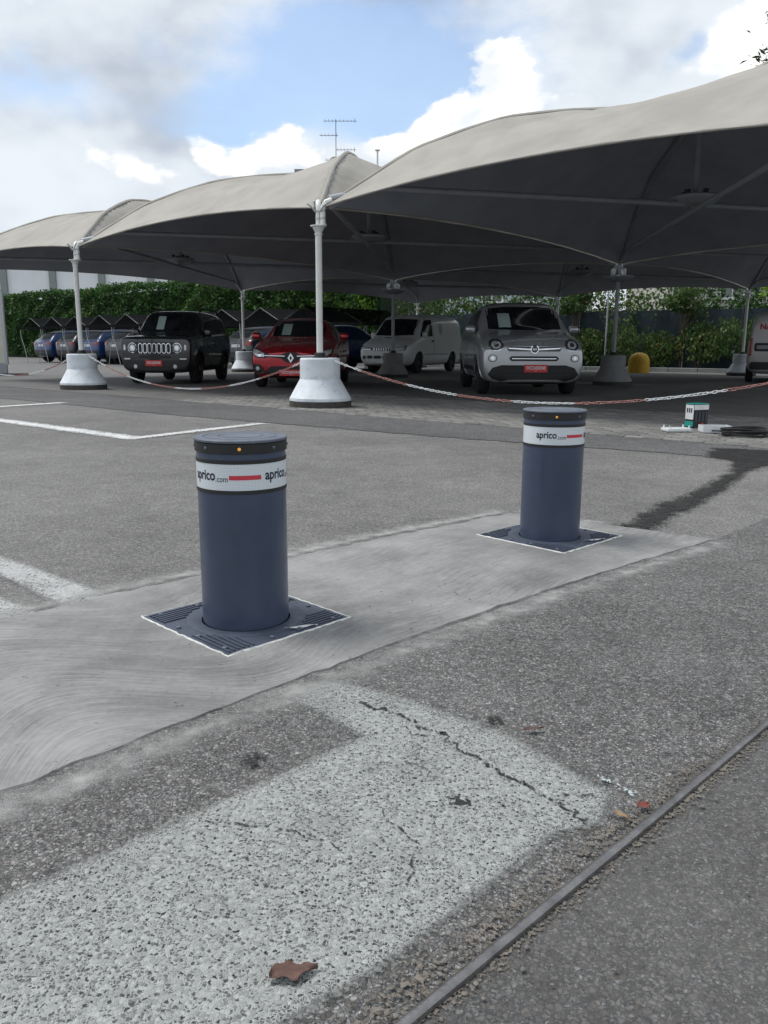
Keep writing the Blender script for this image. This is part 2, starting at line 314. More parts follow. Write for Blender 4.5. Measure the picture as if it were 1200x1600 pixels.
# retro-reflective band: honeycomb cells
m, t = new_mat('reflective'); tcU = t.n('ShaderNodeUVMap').outputs[0]
vo = t.n('ShaderNodeTexVoronoi', {'Vector': tcU, 'Scale': 230, 'Randomness': .12}, feature='DISTANCE_TO_EDGE').outputs[0]
c = t.mix(t.ss(vo, .05, .22), (.48, .53, .56), (.70, .74, .765))
c = t.mix(t.ss(t.noise(objc(t), 9, 5, .6), .55, .8, 0, .2), c, (.45, .48, .5))
finish(t, bs(t, col=c, rough=.35, coat=.2, normal=bump(t, vo, .3, .001)))
def paint(name, col, metal=0.0, rough=.28, flake=0.0, dust=.12):
    m, t = new_mat(name); p = objc(t)
    f = t.ss(t.noise(p, 2.2, 6, .65), .45, .8, 0, dust)
    c = t.mix(f, col, (.16, .155, .15))
    finish(t, bs(t, col=c, rough=t.lin(t.noise(p, 5, 4, .6), .3, .7, rough - .06, rough + .08), metal=metal, coat=.85, coatr=.06)); return m
paint('paint_black', (.009, .010, .012), dust=.035); paint('paint_red', (.42, .012, .022), .5, .28, dust=.05); paint('paint_silver', (.48, .495, .51), .55, .32, dust=.03)
paint('paint_white', (.70, .71, .71), 0, .35); paint('paint_blue', (.010, .05, .19), .2, .3); paint('paint_grey', (.04, .044, .052), .3, .3); paint('paint_white_dirty', (.50, .49, .48), 0, .45, dust=.4)
m, t = new_mat('car_glass'); p = objc(t)
finish(t, bs(t, col=t.mix(t.ss(t.noise(p, 3.5, 3, .5), .35, .7), (.006, .008, .009), (.02, .024, .026)), rough=.1, spec=.28))
m, t = new_mat('blue_glass'); finish(t, bs(t, col=(.02, .09, .2), rough=.05, spec=.7, coat=.5))
m, t = new_mat('lit_amber'); finish(t, bs(t, col=(.6, .25, .03), rough=.3, emc=(1.0, .45, .05), ems=.3))
def foliage(name, c0, c1, c2, autumn=None):
    m, t = new_mat(name)
    ti = t.n('ShaderNodeAttribute', attribute_name='tint').outputs['Fac']
    cr = t.n('ShaderNodeValToRGB', {0: ti}); e = cr.color_ramp.elements
    e[0].color = (*c0, 1); e[1].color = (*c2, 1); e[1].position = .9 if autumn else 1.0
    x = e.new(.5); x.color = (*c1, 1)
    if autumn: x = e.new(.97); x.color = (*autumn, 1)
    b = bs(t, col=cr.outputs[0], rough=.55, spec=.35)
    tl = t.n('ShaderNodeBsdfTranslucent', {0: cr.outputs[0]})
    finish(t, t.n('ShaderNodeMixShader', {0: .3, 1: b.outputs[0], 2: tl.outputs[0]})); return m
foliage('leaf_hedge', (.014, .04, .011), (.033, .092, .02), (.075, .165, .034), (.22, .10, .025))
foliage('leaf_laurel', (.018, .045, .013), (.048, .098, .022), (.115, .17, .04), (.26, .15, .07))
foliage('leaf_bright', (.06, .13, .015), (.14, .26, .03), (.28, .40, .05))
foliage('leaf_dark', (.012, .03, .01), (.028, .06, .016), (.06, .12, .028))
foliage('leaf_conifer', (.012, .028, .016), (.022, .05, .026), (.04, .075, .035))

# ------------------------------------------------------------------ mesh helpers
def link(o, parent=None):
    COL.objects.link(o)
    if parent is not None: o.parent = parent
    return o
def tag(o, label=None, cat=None, group=None, kind=None):
    if label: o['label'] = label
    if cat: o['category'] = cat
    if group: o['group'] = group
    if kind: o['kind'] = kind
    return o
def empty(name, loc=(0, 0, 0), rz=0.0, s=1.0):
    o = bpy.data.objects.new(name, None); o.location = loc; o.rotation_euler = (0, 0, rz); o.scale = (s, s, s); o.empty_display_size = .1
    return link(o)
def copy_tree(o, parent=None):
    c = o.copy(); COL.objects.link(c); c.parent = parent
    for ch in o.children: copy_tree(ch, c)
    return c
class MB:
    def __init__(s): s.v = []; s.f = []; s.mi = []; s.cm = 0
    def add(s, vs, fs):
        o = len(s.v); s.v += [tuple(map(float, v)) for v in vs]; s.f += [tuple(i + o for i in f) for f in fs]; s.mi += [s.cm] * len(fs); return s
    def box(s, c, size, rz=0.0, M=None, taper=1.0):
        hx, hy, hz = [x / 2 for x in size]; vs = []
        for z in (-hz, hz):
            k = taper if z > 0 else 1.0
            for x, y in ((-hx, -hy), (hx, -hy), (hx, hy), (-hx, hy)):
                v = Vector((x * k, y * k, z))
                if M is not None: v = M @ v
                else: v = Matrix.Rotation(rz, 3, 'Z') @ v + Vector(c)
                vs.append(v)
        return s.add(vs, [(0, 3, 2, 1), (4, 5, 6, 7), (0, 1, 5, 4), (1, 2, 6, 5), (2, 3, 7, 6), (3, 0, 4, 7)])
    def bbox(s, c, size, b=.01, rz=0.0):
        """box with chamfered edges"""
        bm = bmesh.new(); bmesh.ops.create_cube(bm, size=1)
        for v in bm.verts: v.co = Vector((v.co.x * size[0], v.co.y * size[1], v.co.z * size[2]))
        bmesh.ops.bevel(bm, geom=bm.edges[:], offset=b, segments=2, affect='EDGES', profile=.5)
        Mx = Matrix.Rotation(rz, 3, 'Z'); bm.verts.index_update()
        s.add([Mx @ v.co + Vector(c) for v in bm.verts], [[v.index for v in f.verts] for f in bm.faces]); bm.free(); return s
    def tube(s, pts, r, n=8, cap=True, closed=False):
        pts = [Vector(p) for p in pts]; rr = r if hasattr(r, '__len__') else [r] * len(pts)
        rings = []; N = len(pts); up = None
        for i, p in enumerate(pts):
            if closed: d = pts[(i + 1) % N] - pts[i - 1]
            else: d = (pts[min(i + 1, N - 1)] - pts[max(i - 1, 0)])
            d.normalize()
            if up is None: up = Vector((0, 0, 1)) if abs(d.z) < .9 else Vector((1, 0, 0))
            x = d.cross(up); 
            if x.length < 1e-6: x = d.orthogonal()
            x.normalize(); y = x.cross(d).normalized(); up = y
            rings.append([p + (x * math.cos(2 * math.pi * k / n) + y * math.sin(2 * math.pi * k / n)) * rr[i] for k in range(n)])
        vs = [v for q in rings for v in q]; fs = []
        for i in range(N if closed else N - 1):
            j = (i + 1) % N
            for k in range(n): fs.append((i * n + k, i * n + (k + 1) % n, j * n + (k + 1) % n, j * n + k))
        if cap and not closed: fs += [tuple(range(n))[::-1], tuple((N - 1) * n + k for k in range(n))]
        return s.add(vs, fs)
    def lathe(s, prof, n=32, c=(0, 0, 0), M=None, a0=0.0, a1=2 * math.pi):
        full = abs(a1 - a0 - 2 * math.pi) < 1e-6; m = n if full else n + 1; vs = []
        for (r, z) in prof:
            for k in range(m):
                a = a0 + (a1 - a0) * k / n; v = Vector((r * math.cos(a), r * math.sin(a), z))
                vs.append((M @ v) if M is not None else v + Vector(c))
        fs = []
        for i in range(len(prof) - 1):
            for k in range(n):
                k2 = (k + 1) % m; fs.append((i * m + k, i * m + k2, (i + 1) * m + k2, (i + 1) * m + k))
        if full:
            if prof[0][0] > 1e-6: fs.append(tuple(range(m))[::-1])
            if prof[-1][0] > 1e-6: fs.append(tuple((len(prof) - 1) * m + k for k in range(m)))
        return s.add(vs, fs)
    def prism(s, poly, z0, z1):
        n = len(poly); vs = [(x, y, z0) for x, y in poly] + [(x, y, z1) for x, y in poly]
        return s.add(vs, [tuple(range(n))[::-1], tuple(range(n, 2 * n))] + [(i, (i + 1) % n, n + (i + 1) % n, n + i) for i in range(n)])
    def mesh(s, name, mats, smooth=None):
        me = bpy.data.meshes.new(name); me.from_pydata(s.v, [], s.f)
        for q in (mats if isinstance(mats, (list, tuple)) else [mats]): me.materials.append(MATS[q])
        if any(s.mi): me.polygons.foreach_set('material_index', s.mi)
        if smooth is not None:
            me.polygons.foreach_set('use_smooth', [True] * len(me.polygons)); me.set_sharp_from_angle(angle=R(smooth))
        me.update(); return me
    def build(s, name, mats, parent=None, smooth=None):
        return link(bpy.data.objects.new(name, s.mesh(name, mats, smooth)), parent)
def fattr(me, name, vals):
    a = me.attributes.new(name, 'FLOAT', 'POINT'); a.data.foreach_set('value', np.asarray(vals, dtype=np.float32))
def text_geo(body, size=1.0, offset=0.0, spacing=1.0):
    cu = bpy.data.curves.new('text', 'FONT'); cu.body = body; cu.size = size; cu.offset = offset; cu.space_character = spacing; cu.resolution_u = 3
    cu.align_x = 'LEFT'
    o = bpy.data.objects.new('text', cu); me = o.to_mesh()
    v = [tuple(x.co) for x in me.vertices]; f = [tuple(p.vertices) for p in me.polygons]
    o.to_mesh_clear(); bpy.data.objects.remove(o); bpy.data.curves.remove(cu)
    return v, f
def width(v): xs = [a[0] for a in v]; return min(xs), max(xs)

# ------------------------------------------------------------------ ground
def sheet(name, poly, z, mat, step=None, fade=.12, wobble=0.0, parent=None, seed=0):
    """flat sheet inside a polygon, cut into a grid so that 'wear' can run from rim to middle"""
    P = np.array(poly, float); mn = P.min(0) ; mx = P.max(0)
    if step is None:
        o = MB().add([(x, y, z) for x, y in poly], [tuple(range(len(poly)))]).build(name, mat, parent)
        me = o.data
        bm = bmesh.new(); bm.from_mesh(me)
        if bm.faces:
            bm.faces.ensure_lookup_table()
            if bm.faces[0].normal.z < 0: bmesh.ops.reverse_faces(bm, faces=bm.faces[:])
        bmesh.ops.triangulate(bm, faces=bm.faces[:]); bm.to_mesh(me); bm.free()
        return o
    pad = fade * .4
    xs = np.arange(mn[0] - pad, mx[0] + pad + step, step); ys = np.arange(mn[1] - pad, mx[1] + pad + step, step)
    X, Y = np.meshgrid(xs, ys, indexing='ij')
    A = P; B = np.roll(P, -1, 0); d = np.full(X.shape, 1e9); ins = np.zeros(X.shape, bool)
    for (ax, ay), (bx, by) in zip(A, B):
        L2 = (bx - ax) ** 2 + (by - ay) ** 2 + 1e-12
        tt = np.clip(((X - ax) * (bx - ax) + (Y - ay) * (by - ay)) / L2, 0, 1)
        d = np.minimum(d, np.hypot(X - ax - tt * (bx - ax), Y - ay - tt * (by - ay)))
        c = ((ay > Y) != (by > Y)); 
        with np.errstate(divide='ignore', invalid='ignore'): xi = (bx - ax) * (Y - ay) / (by - ay) + ax
        ins ^= c & (X < xi)
    sd = np.where(ins, d, -d)
    w = np.clip((sd + pad) / fade, 0, 1)
    keep = sd > -pad; nx, ny = X.shape; idx = np.arange(nx * ny).reshape(nx, ny)
    k = keep[:-1, :-1] | keep[1:, :-1] | keep[1:, 1:] | keep[:-1, 1:]
    F = np.stack([idx[:-1, :-1][k], idx[1:, :-1][k], idx[1:, 1:][k], idx[:-1, 1:][k]], 1)
    used = np.unique(F); rm = np.zeros(nx * ny, int); rm[used] = np.arange(len(used))
    me = bpy.data.meshes.new(name)
    V = np.stack([X.ravel()[used], Y.ravel()[used], np.full(len(used), z)], 1)
    me.from_pydata(V.tolist(), [], rm[F].tolist()); me.materials.append(MATS[mat]); fattr(me, 'wear', w.ravel()[used])
    return link(bpy.data.objects.new(name, me), parent)

def rough_line(pts, amp, n=10):
    out = []
    for (a, b) in zip(pts[:-1], pts[1:]):
        L = math.hypot(b[0] - a[0], b[1] - a[1]); k = max(2, int(L / .05))
        for i in range(k):
            q = i / k; out.append((a[0] + (b[0] - a[0]) * q + random.gauss(0, amp), a[1] + (b[1] - a[1]) * q + random.gauss(0, amp)))
    out.append(pts[-1]); return out
S_ = lambda o: tag(o, kind='structure')
gb = MB(); gb.add([(-900, -60, 0), (900, -60, 0), (900, 1500, 0), (-900, 1500, 0)], [(0, 1, 2, 3)])
S_(gb.build('ground', 'asphalt'))
# tent grid
P1 = np.array((-0.964, 12.181)); U = np.array((-5.327, 4.808)); Vv = np.array((6.539, 7.776))
G = lambda i, j: P1 + i * U + j * Vv
ua = -U / np.linalg.norm(U); na = np.array((-ua[1], ua[0]))          # ua: to the near right along the kerb line, na: inwards under the tents
LA = np.array((-1.47, 12.05)) - na * 0.28
def uv(a, n): q = LA + ua * a + na * n; return (float(q[0]), float(q[1]))
# near apron between the concrete strip and the gate track
S_(sheet('near_apron', [(-6.0, -4.0), (-1.19, 1.04), (-.76, 1.46), (-.23, 2.09), (.21, 2.43), (1.09, 3.31), (1.55, 3.67), (3.2, 5.4), (9, 11.0), (14, 11), (8, 5.5), (2.2, -4)], .004, 'asphalt_near'))
S_(sheet('inner_apron', [(-1.5, -.62), (9, 9.76), (14, 9.8), (14, -8), (-1.5, -8)], .006, 'asphalt_inner'))
S_(sheet('trench_patch', rough_line([uv(-30, -1.95), uv(-6, -1.75), uv(0, -1.68), uv(4.5, -1.25), uv(6.3, -.95), uv(9, -.8), uv(14, -.6)], .02) + [uv(14, .05), uv(-30, .05)], .005, 'asphalt_band'))
S_(sheet('parking_pavement', [uv(-60, 0.02), uv(30, 0.02), uv(30, 46), uv(-60, 46)], .009, 'paving'))

# separately laid pavers along the front of the parking pavement
pv = empty('paver_field'); tag(pv, kind='structure')
pm = MB(); bm = bmesh.new(); bmesh.ops.create_cube(bm, size=1)
for v in bm.verts: v.co = Vector((v.co.x * .190, v.co.y * .089, v.co.z * .05))
bmesh.ops.bevel(bm, geom=[e for e in bm.edges if all(v.co.z > 0 for v in e.verts)], offset=.006, segments=1, affect='EDGES'); bm.verts.index_update()
PVV = [v.co.copy() for v in bm.verts]; PVF = [[v.index for v in f.verts] for f in bm.faces]; bm.free()
pme = MB().add(PVV, PVF).mesh('paver', 'paver'); ang = math.atan2(ua[1], ua[0])
cand = []
for row in range(34):
    for k in range(-12, 56):
        a = k * .2 + (.1 if row % 2 else 0); n = .06 + row * .1; x, y = uv(a, n)
        u_ = x / max(y, .1)
        if -.62 < u_ < .55: cand.append((math.hypot(x, y), x, y))
cand.sort(); rest = MB()
for i, (d, x, y) in enumerate(cand):
    zz = -.009 + random.uniform(-.003, .003); rz = ang + random.gauss(0, .012)
    if i < 300:
        o = bpy.data.objects.new('paver', pme); o.location = (x, y, zz); o.rotation_euler = (random.gauss(0, .012), random.gauss(0, .008), rz); link(o, pv)
    else:
        Mx = Matrix.Translation((x, y, zz)) @ Matrix.Rotation(rz, 4, 'Z') @ Matrix.Rotation(random.gauss(0, .012), 4, 'X'); rest.add([Mx @ v for v in PVV], PVF)
tag(rest.build('farther_pavers', 'paver', pv), kind='stuff')

# concrete strip that the bollards stand in
CN = [(-3.2, -.95)] + [(x, 1.42 + .957 * (x + .8) + .36 * ((x + .8) / 2.35) * (1 - (x + .8) / 2.35)) for x in (-.8, -.5, -.23, .1, .4, .75, 1.1, 1.35, 1.55)]
CF = [(1.13, 3.97), (.93, 4.12), (.69, 4.27), (.34, 3.97), (0.0, 3.68), (-.39, 3.30), (-.72, 3.01), (-.97, 2.78), (-1.24, 2.47), (-1.9, 1.8), (-3.9, -.25)]
cpoly = rough_line(CN, .004) + rough_line(CF, .009)
cs = MB(); cs.prism(cpoly, -.02, .009)
co = cs.build('concrete_strip', 'concrete'); S_(co)
bm = bmesh.new(); bm.from_mesh(co.data); bmesh.ops.triangulate(bm, faces=bm.faces[:]); bmesh.ops.recalc_face_normals(bm, faces=bm.faces[:]); bm.to_mesh(co.data); bm.free()
def ribbon(pts, wl, wr):
    L = []; Rr = []
    for i, p in enumerate(pts):
        q = np.array(pts[min(i + 1, len(pts) - 1)]) - np.array(pts[max(i - 1, 0)]); q = q / np.linalg.norm(q); nn = np.array((-q[1], q[0]))
        L.append(tuple(np.array(p) + nn * wl)); Rr.append(tuple(np.array(p) - nn * wr))
    return L + Rr[::-1]
sheet('cement_smear', ribbon(CN, .015, .15), .0085, 'cement_dust', .02, .15, parent=co)
sheet('cement_smear', ribbon(CF[2:10], .02, .13), .0085, 'cement_dust', .02, .12, parent=co)
sheet('cement_smear', ribbon(CF[:3], .02, .08), .0085, 'cement_dust', .02, .08, parent=co)

def top(o, kind='structure'): return tag(o, kind=kind)
# painted marks
S_(sheet('worn_road_marking', [(-.27, 1.95), (-.12, 2.0), (.04, 1.90), (.29, 1.69), (.44, 1.46), (.40, 1.37), (.31, 1.34), (.1, 1.12), (0.0, 1.02), (-.14, .91), (-.3, .7), (-.75, .5), (-.78, .98), (-.61, 1.13), (-.36, 1.37), (-.03, 1.70), (-.17, 1.86)], .0082, 'worn_paint', .009, .03))
S_(sheet('crossing_stripe', [(-2.3, 3.86), (-1.62, 3.29), (-.99, 2.76), (-1.09, 2.65), (-1.51, 3.05), (-2.2, 3.6)], .005, 'stripe_paint', .012, .025))
S_(sheet('crossing_stripe', [(-2.0, 3.25), (-1.34, 2.70), (-1.14, 2.56), (-1.26, 2.44), (-1.9, 3.0)], .005, 'stripe_paint', .012, .025))
S_(sheet('parking_line', ribbon([(-7.2, 11.95), (-4.62, 9.70), (-2.40, 7.80)], .085, .085), .0062, 'line_paint', .03, .06))
S_(sheet('parking_line', ribbon([(-2.44, 7.84), (-1.43, 9.45)], .06, .06), .0074, 'line_paint', .025, .05))
S_(sheet('parking_line', ribbon([(-6.6, 10.7), (-5.68, 11.9), (-5.12, 12.85)], .08, .08), .0064, 'line_paint', .03, .06))
S_(sheet('fresh_tar_patch', rough_line([(2.96, 7.25), (3.6, 7.1), (3.9, 6.9), (3.5, 6.5), (2.93, 6.09), (2.67, 5.80), (1.95, 4.72), (1.34, 3.86), (1.17, 3.97), (1.40, 4.30), (2.05, 5.16), (2.53, 5.86), (2.78, 6.37), (2.70, 6.68), (2.96, 7.25)], .018)[:-1], .0078, 'tar', .022, .10))
for i, (x, y, rx, ry) in enumerate([(-.28, 1.59, .035, .045), (.27, 1.79, .03, .035), (.15, 1.435, .035, .03)]):
    S_(sheet('oil_stain', [(x + rx * math.cos(a) * random.uniform(.8, 1.2), y + ry * math.sin(a) * random.uniform(.8, 1.2)) for a in np.linspace(0, 6.28, 13)[:-1]], .0094, 'oil', .006, .035))
S_(sheet('chalk_smear', ribbon([(.44, 1.535), (.475, 1.50), (.505, 1.455)], .012, .012), .0098, 'pale_smear', .004, .016))
def jag(pts, amp, n):
    out = [np.array(pts[0])]
    for a, b in zip(pts[:-1], pts[1:]):
        a = np.array(a); b = np.array(b)
        for i in range(1, n + 1): out.append(a + (b - a) * i / n + (RNG.normal(0, amp, 2) if i < n else 0))
    return [tuple(map(float, q)) for q in out]
ck = MB()
for pts, w in ((jag([(-.06, 1.88), (.05, 1.80), (.14, 1.715), (.205, 1.60), (.29, 1.49), (.345, 1.415), (.385, 1.375)], .009, 7), .0042), (jag([(.335, 1.43), (.375, 1.455), (.42, 1.46)], .005, 5), .003),
               (jag([(.14, 1.715), (.10, 1.70), (.04, 1.745)], .006, 5), .0022), (jag([(-.33, 1.36), (-.16, 1.33), (-.05, 1.27)], .008, 6), .0018), (jag([(.0, 1.40), (.06, 1.30), (.04, 1.18)], .008, 6), .0018)):
    rb = ribbon(pts, w, w); n = len(pts)
    wv = [1 + random.uniform(-.5, .6) for _ in pts]; vs = []
    for i, p in enumerate(pts):
        L_ = np.array(rb[i]); R_ = np.array(rb[2 * n - 1 - i]); mid = (L_ + R_) / 2
        vs += [(*(mid + (L_ - mid) * wv[i]), .0105), (*(mid + (R_ - mid) * wv[i]), .0105)]
    ck.add(vs, [(2 * i, 2 * i + 1, 2 * i + 3, 2 * i + 2) for i in range(n - 1)])
fo = ck.build('pavement_crack', 'oil'); fattr(fo.data, 'wear', [1.0] * len(fo.data.vertices)); S_(fo)

# sliding-gate track: worn steel bead set in the road, with dirt along it
rd = np.array((.7112, .7030)); rn = np.array((rd[1], -rd[0])); r0 = np.array((.04, .908))
def rp(a, b): q = r0 + rd * a + rn * b; return (float(q[0]), float(q[1]))
S_(sheet('track_dirt', [rp(-1.6, -.035), rp(7, -.03), rp(7, .035), rp(-1.6, .04)], .0085, 'dirt', .012, .04))
S_(sheet('track_dirt', [rp(-.1, -.085), rp(1.0, -.06), rp(1.0, .0), rp(-.1, .0)], .0092, 'dirt', .012, .07))
tk = MB(); prof = [(-.0115, .0), (-.011, .006), (-.0088, .0102), (-.004, .0125), (.0038, .0125), (.0075, .0105), (.0088, .007), (.009, .0)]
vs = []; Ls = np.linspace(-1.8, 9, 40)
for a in Ls:
    for b, z in prof: x, y = rp(a, b + .0012 * math.sin(a * 3)); vs.append((x, y, z + .004))
k = len(prof); tk.add(vs, [(i * k + j, i * k + j + 1, (i + 1) * k + j + 1, (i + 1) * k + j) for i in range(len(Ls) - 1) for j in range(k - 1)])
bm = bmesh.new()
to = tk.build('gate_track', 'steel_rail', None, 40); tag(to, 'worn steel gate track bead crossing the road at lower right', 'gate track')
bm.from_mesh(to.data); bmesh.ops.recalc_face_normals(bm, faces=bm.faces[:]); bm.to_mesh(to.data); bm.free()
# grit and pebbles along the track
gr = MB(); ico = bmesh.new(); bmesh.ops.create_icosphere(ico, subdivisions=1, radius=1); ico.verts.index_update()
IV = [v.co.copy() for v in ico.verts]; IF = [[v.index for v in f.verts] for f in ico.faces]; ico.free()
for i in range(480):
    a = random.uniform(-.2, 2.6); b = random.gauss(0, .02); b += .014 if b > 0 else -.014
    x, y = rp(a, b); s = random.choice([.0010, .0013, .0018, .0022, .0035]) * random.uniform(.7, 1.3)
    if random.random() < .03: s *= 1.6
    Mx = Matrix.Translation((x, y, .0105)) @ Matrix.Rotation(random.uniform(0, 6), 4, 'Z') @ Matrix.Diagonal((s * random.uniform(.8, 1.5), s, s * .7, 1)); gr.add([Mx @ v for v in IV], IF)
tag(gr.build('track_grit', 'stone'), 'loose grit and small pebbles along the gate track', 'grit', kind='stuff')
gg = MB()
for i in range(260):
    x, y = random.uniform(-.6, 1.2), random.uniform(.9, 3.0); s = random.choice([.0014, .002, .003]) * random.uniform(.7, 1.2)
    Mx = Matrix.Translation((x, y, .012 if x - y > -2.2 else .018)) @ Matrix.Diagonal((s * 1.3, s, s * .7, 1)); gg.add([Mx @ v for v in IV], IF)
tag(gg.build('road_grit', 'stone'), 'scattered loose grit lying on the road', 'grit', kind='stuff')

# fallen leaves
def fallen(name, label, mat, x, y, L, Wd, rz, curl, z=.012, lobes=0.0):
    n = 12; vs = []; 
    for i in range(n + 1):
        q = i / n; xx = (q - .5) * L; w = Wd * .5 * math.sin(math.pi * min(1, q * 1.12)) ** .75 * (1 + lobes * math.sin(q * 17)) if q < .89 else .0015
        w = max(w, .0012)
        for k, e in enumerate((-1, -.5, 0, .5, 1)):
            vs.append((xx, e * w, curl * (e * e) * (.6 + .4 * math.sin(q * 9)) + .35 * curl * math.sin(q * 5 + e) + .002))
    fs = [(i * 5 + k, i * 5 + k + 1, i * 5 + k + 6, i * 5 + k + 5) for i in range(n) for k in range(4)]
    o = MB().add(vs, fs).build(name, mat, None, 60); o.location = (x, y, z); o.rotation_euler = (0, 0, rz)
    md = o.modifiers.new('thickness', 'SOLIDIFY'); md.thickness = .0006
    return tag(o, label, 'leaf')
fallen('dry_leaf', 'curled brown leaf lying on the worn white paint', 'dry_leaf', -.125, .985, .070, .036, .30, .008, .011, .28)
fallen('dry_leaf', 'small tan leaf beside the gate track', 'tan_leaf', .452, 1.38, .034, .012, 2.1, .003)
fallen('dry_leaf', 'small red leaf touching the gate track', 'red_leaf', .505, 1.412, .03, .026, .5, .005)
fallen('dry_leaf', 'thin dark brown leaf on the bare asphalt', 'dry_leaf', .35, 1.73, .05, .016, .25, .004)

# ------------------------------------------------------------------ bollards
def bollard(name, label, x, y, rot, plate_rot, lit=0):
    root = empty(name, (x, y, .0035)); tag(root, label, 'bollard', 'rising bollards in the concrete strip')
    RB = .139; N = 72
    MB().lathe([(RB, -.02), (RB, .566), (RB - .003, .568)], N).build('body', 'bollard_blue', root, 35)
    MB().lathe([(RB + .0012, .562), (RB + .0045, .5635), (RB + .0045, .592), (RB + .001, .594)], N).build('light_ring', 'black_rubber', root, 35)
    cp = MB().lathe([(RB + .001, .5942), (RB + .006, .595), (RB + .0065, .601), (RB + .004, .6035), (.118, .6045), (.117, .6025), (.112, .6025), (.111, .6045), (.072, .6048), (.0715, .6032), (.068, .6032), (.0675, .605), (.02, .605), (0, .605)], N)
    cp.build('cap', 'bollard_cap', root, 30)
    for z in (.5375, .4456): MB().lathe([(RB + .0004, z - .006), (RB + .0022, z - .0055), (RB + .0022, z + .0055), (RB + .0004, z + .006)], N).build('black_stripe', 'black_rubber', root, 35)
    # reflective band with printed lettering
    z0, z1 = .4514, .5317; n = 120; vs = []; fs = []
    for i in range(n):
        a = 2 * math.pi * i / n
        for r, z in ((RB + .0003, z0), (RB + .0012, z0 + .0005), (RB + .0012, z1 - .0005), (RB + .0003, z1)): vs.append((r * math.cos(a), r * math.sin(a), z))
    for i in range(n):
        j = (i + 1) % n
        for k in range(3): fs.append((i * 4 + k, j * 4 + k, j * 4 + k + 1, i * 4 + k + 1))
    band = MB().add(vs, fs).build('reflective_band', 'reflective', root, 35)
    uvl = band.data.uv_layers.new(name='UVMap')
    for pl in band.data.polygons:
        angs = []
        for li in pl.loop_indices:
            v = band.data.vertices[band.data.loops[li].vertex_index].co; angs.append(math.atan2(v.y, v.x) % (2 * math.pi))
        for li, a in zip(pl.loop_indices, angs):
            if max(angs) - min(angs) > 3 and a < 3: a += 2 * math.pi
            z = band.data.vertices[band.data.loops[li].vertex_index].co.z; uvl.data[li].uv = (a * RB, z)
    RT = RB + .0018
    def wrap(v, f, a_start, zoff, nm, mat):
        # a_start in degrees to the right of 'facing the road' (-y)
        bmt = bmesh.new(); bv = [bmt.verts.new(c) for c in v]
        for q in f:
            try: bmt.faces.new([bv[i] for i in q])
            except ValueError: pass
        bmt.verts.index_update()
        es = [e for e in bmt.edges if abs(e.verts[0].co.x - e.verts[1].co.x) > .012]
        if es: bmesh.ops.subdivide_edges(bmt, edges=es, cuts=4, use_grid_fill=True); 
        bmesh.ops.triangulate(bmt, faces=bmt.faces[:]); bmt.verts.index_update()
        vv = []
        for q in bmt.verts:
            a = R(a_start) + q.co.x / RB - math.pi / 2; vv.append((RT * math.cos(a), RT * math.sin(a), zoff + q.co.y))
        ff = [[w.index for w in q.verts] for q in bmt.faces]; bmt.free()
        MB().add(vv, ff).build(nm, mat, band)
    zb = .4822
    def fit(txt, size, w, off):
        v, f = text_geo(txt, size, off, 1.0); a, b = width(v); return [((q[0] - a) * w / (b - a), q[1], 0) for q in v], f
    tv, tf = fit('aprico', .044, .0935, .0011); cv, cf = fit('.com', .026, .0400, .0002)
    for k in range(3):
        a = rot + 103 * k
        wrap(tv, tf, a, zb, 'lettering', 'ink_navy')
        a2 = a + math.degrees(.0950 / RB); wrap(cv, cf, a2, zb - .004, 'lettering', 'ink_grey')
        a3 = a2 + math.degrees(.0435 / RB)
        g = [(i * .0061, h, 0) for i in range(17) for h in (0, .0135)]
        wrap(g, [(2 * i, 2 * i + 2, 2 * i + 3, 2 * i + 1) for i in range(16)], a3, zb + .002, 'red_bar', 'red_print')
    # lights in the ring
    for k in range(8):
        a = R(-90 + lit + 45 * k); c = Vector(((RB + .005) * math.cos(a), (RB + .005) * math.sin(a), .578))
        Mx = Matrix.Translation(c) @ Matrix.Rotation(a, 4, 'Z') @ Matrix.Rotation(R(90), 4, 'Y')
        MB().lathe([(.0052, -.002), (.0052, .001), (.0036, .0025), (0, .003)], 12, M=Mx).build('light', 'lit_amber' if k == 0 else 'bollard_cap', root, 40)
    # square floor plate: round collar, four ribbed corner pieces, bolts, pale sealant round the rim
    H = .242; cr = math.cos(plate_rot); sr = math.sin(plate_rot); rotm = Matrix.Rotation(plate_rot, 4, 'Z')
    frame = MB(); nseg = 48; ri = .150; ring = []; outer = []
    for k in range(nseg):
        a = 2 * math.pi * k / nseg + plate_rot; la = a - plate_rot; q = H / max(abs(math.cos(la)), abs(math.sin(la)))
        ring.append((ri * math.cos(a), ri * math.sin(a))); outer.append((q * math.cos(a), q * math.sin(a)))
    vs = []
    for z in (.002, .0065): vs += [(x, y, z) for x, y in ring] + [(x, y, z) for x, y in outer]
    n = nseg; fs = []
    for k in range(n):
        j = (k + 1) % n; fs += [(2 * n + k, 2 * n + j, 3 * n + j, 3 * n + k)[::-1], (n + k, n + j, 3 * n + j, 3 * n + k), (k, j, 2 * n + j, 2 * n + k)[::-1]]
    base = frame.add(vs, fs).build('floor_plate', 'plate_blue', root)
    MB().lathe([(.1435, -.02), (.1435, .007), (.148, .0085), (.186, .0085), (.190, .0075), (.190, .005)], 64).build('collar', 'plate_blue', base, 30)
    MB().lathe([(.1392, .0062), (.1434, .0062)], 48).build('gap_shade', 'black_rubber', base)  # flat black ring: the open gap's darkness put in as colour
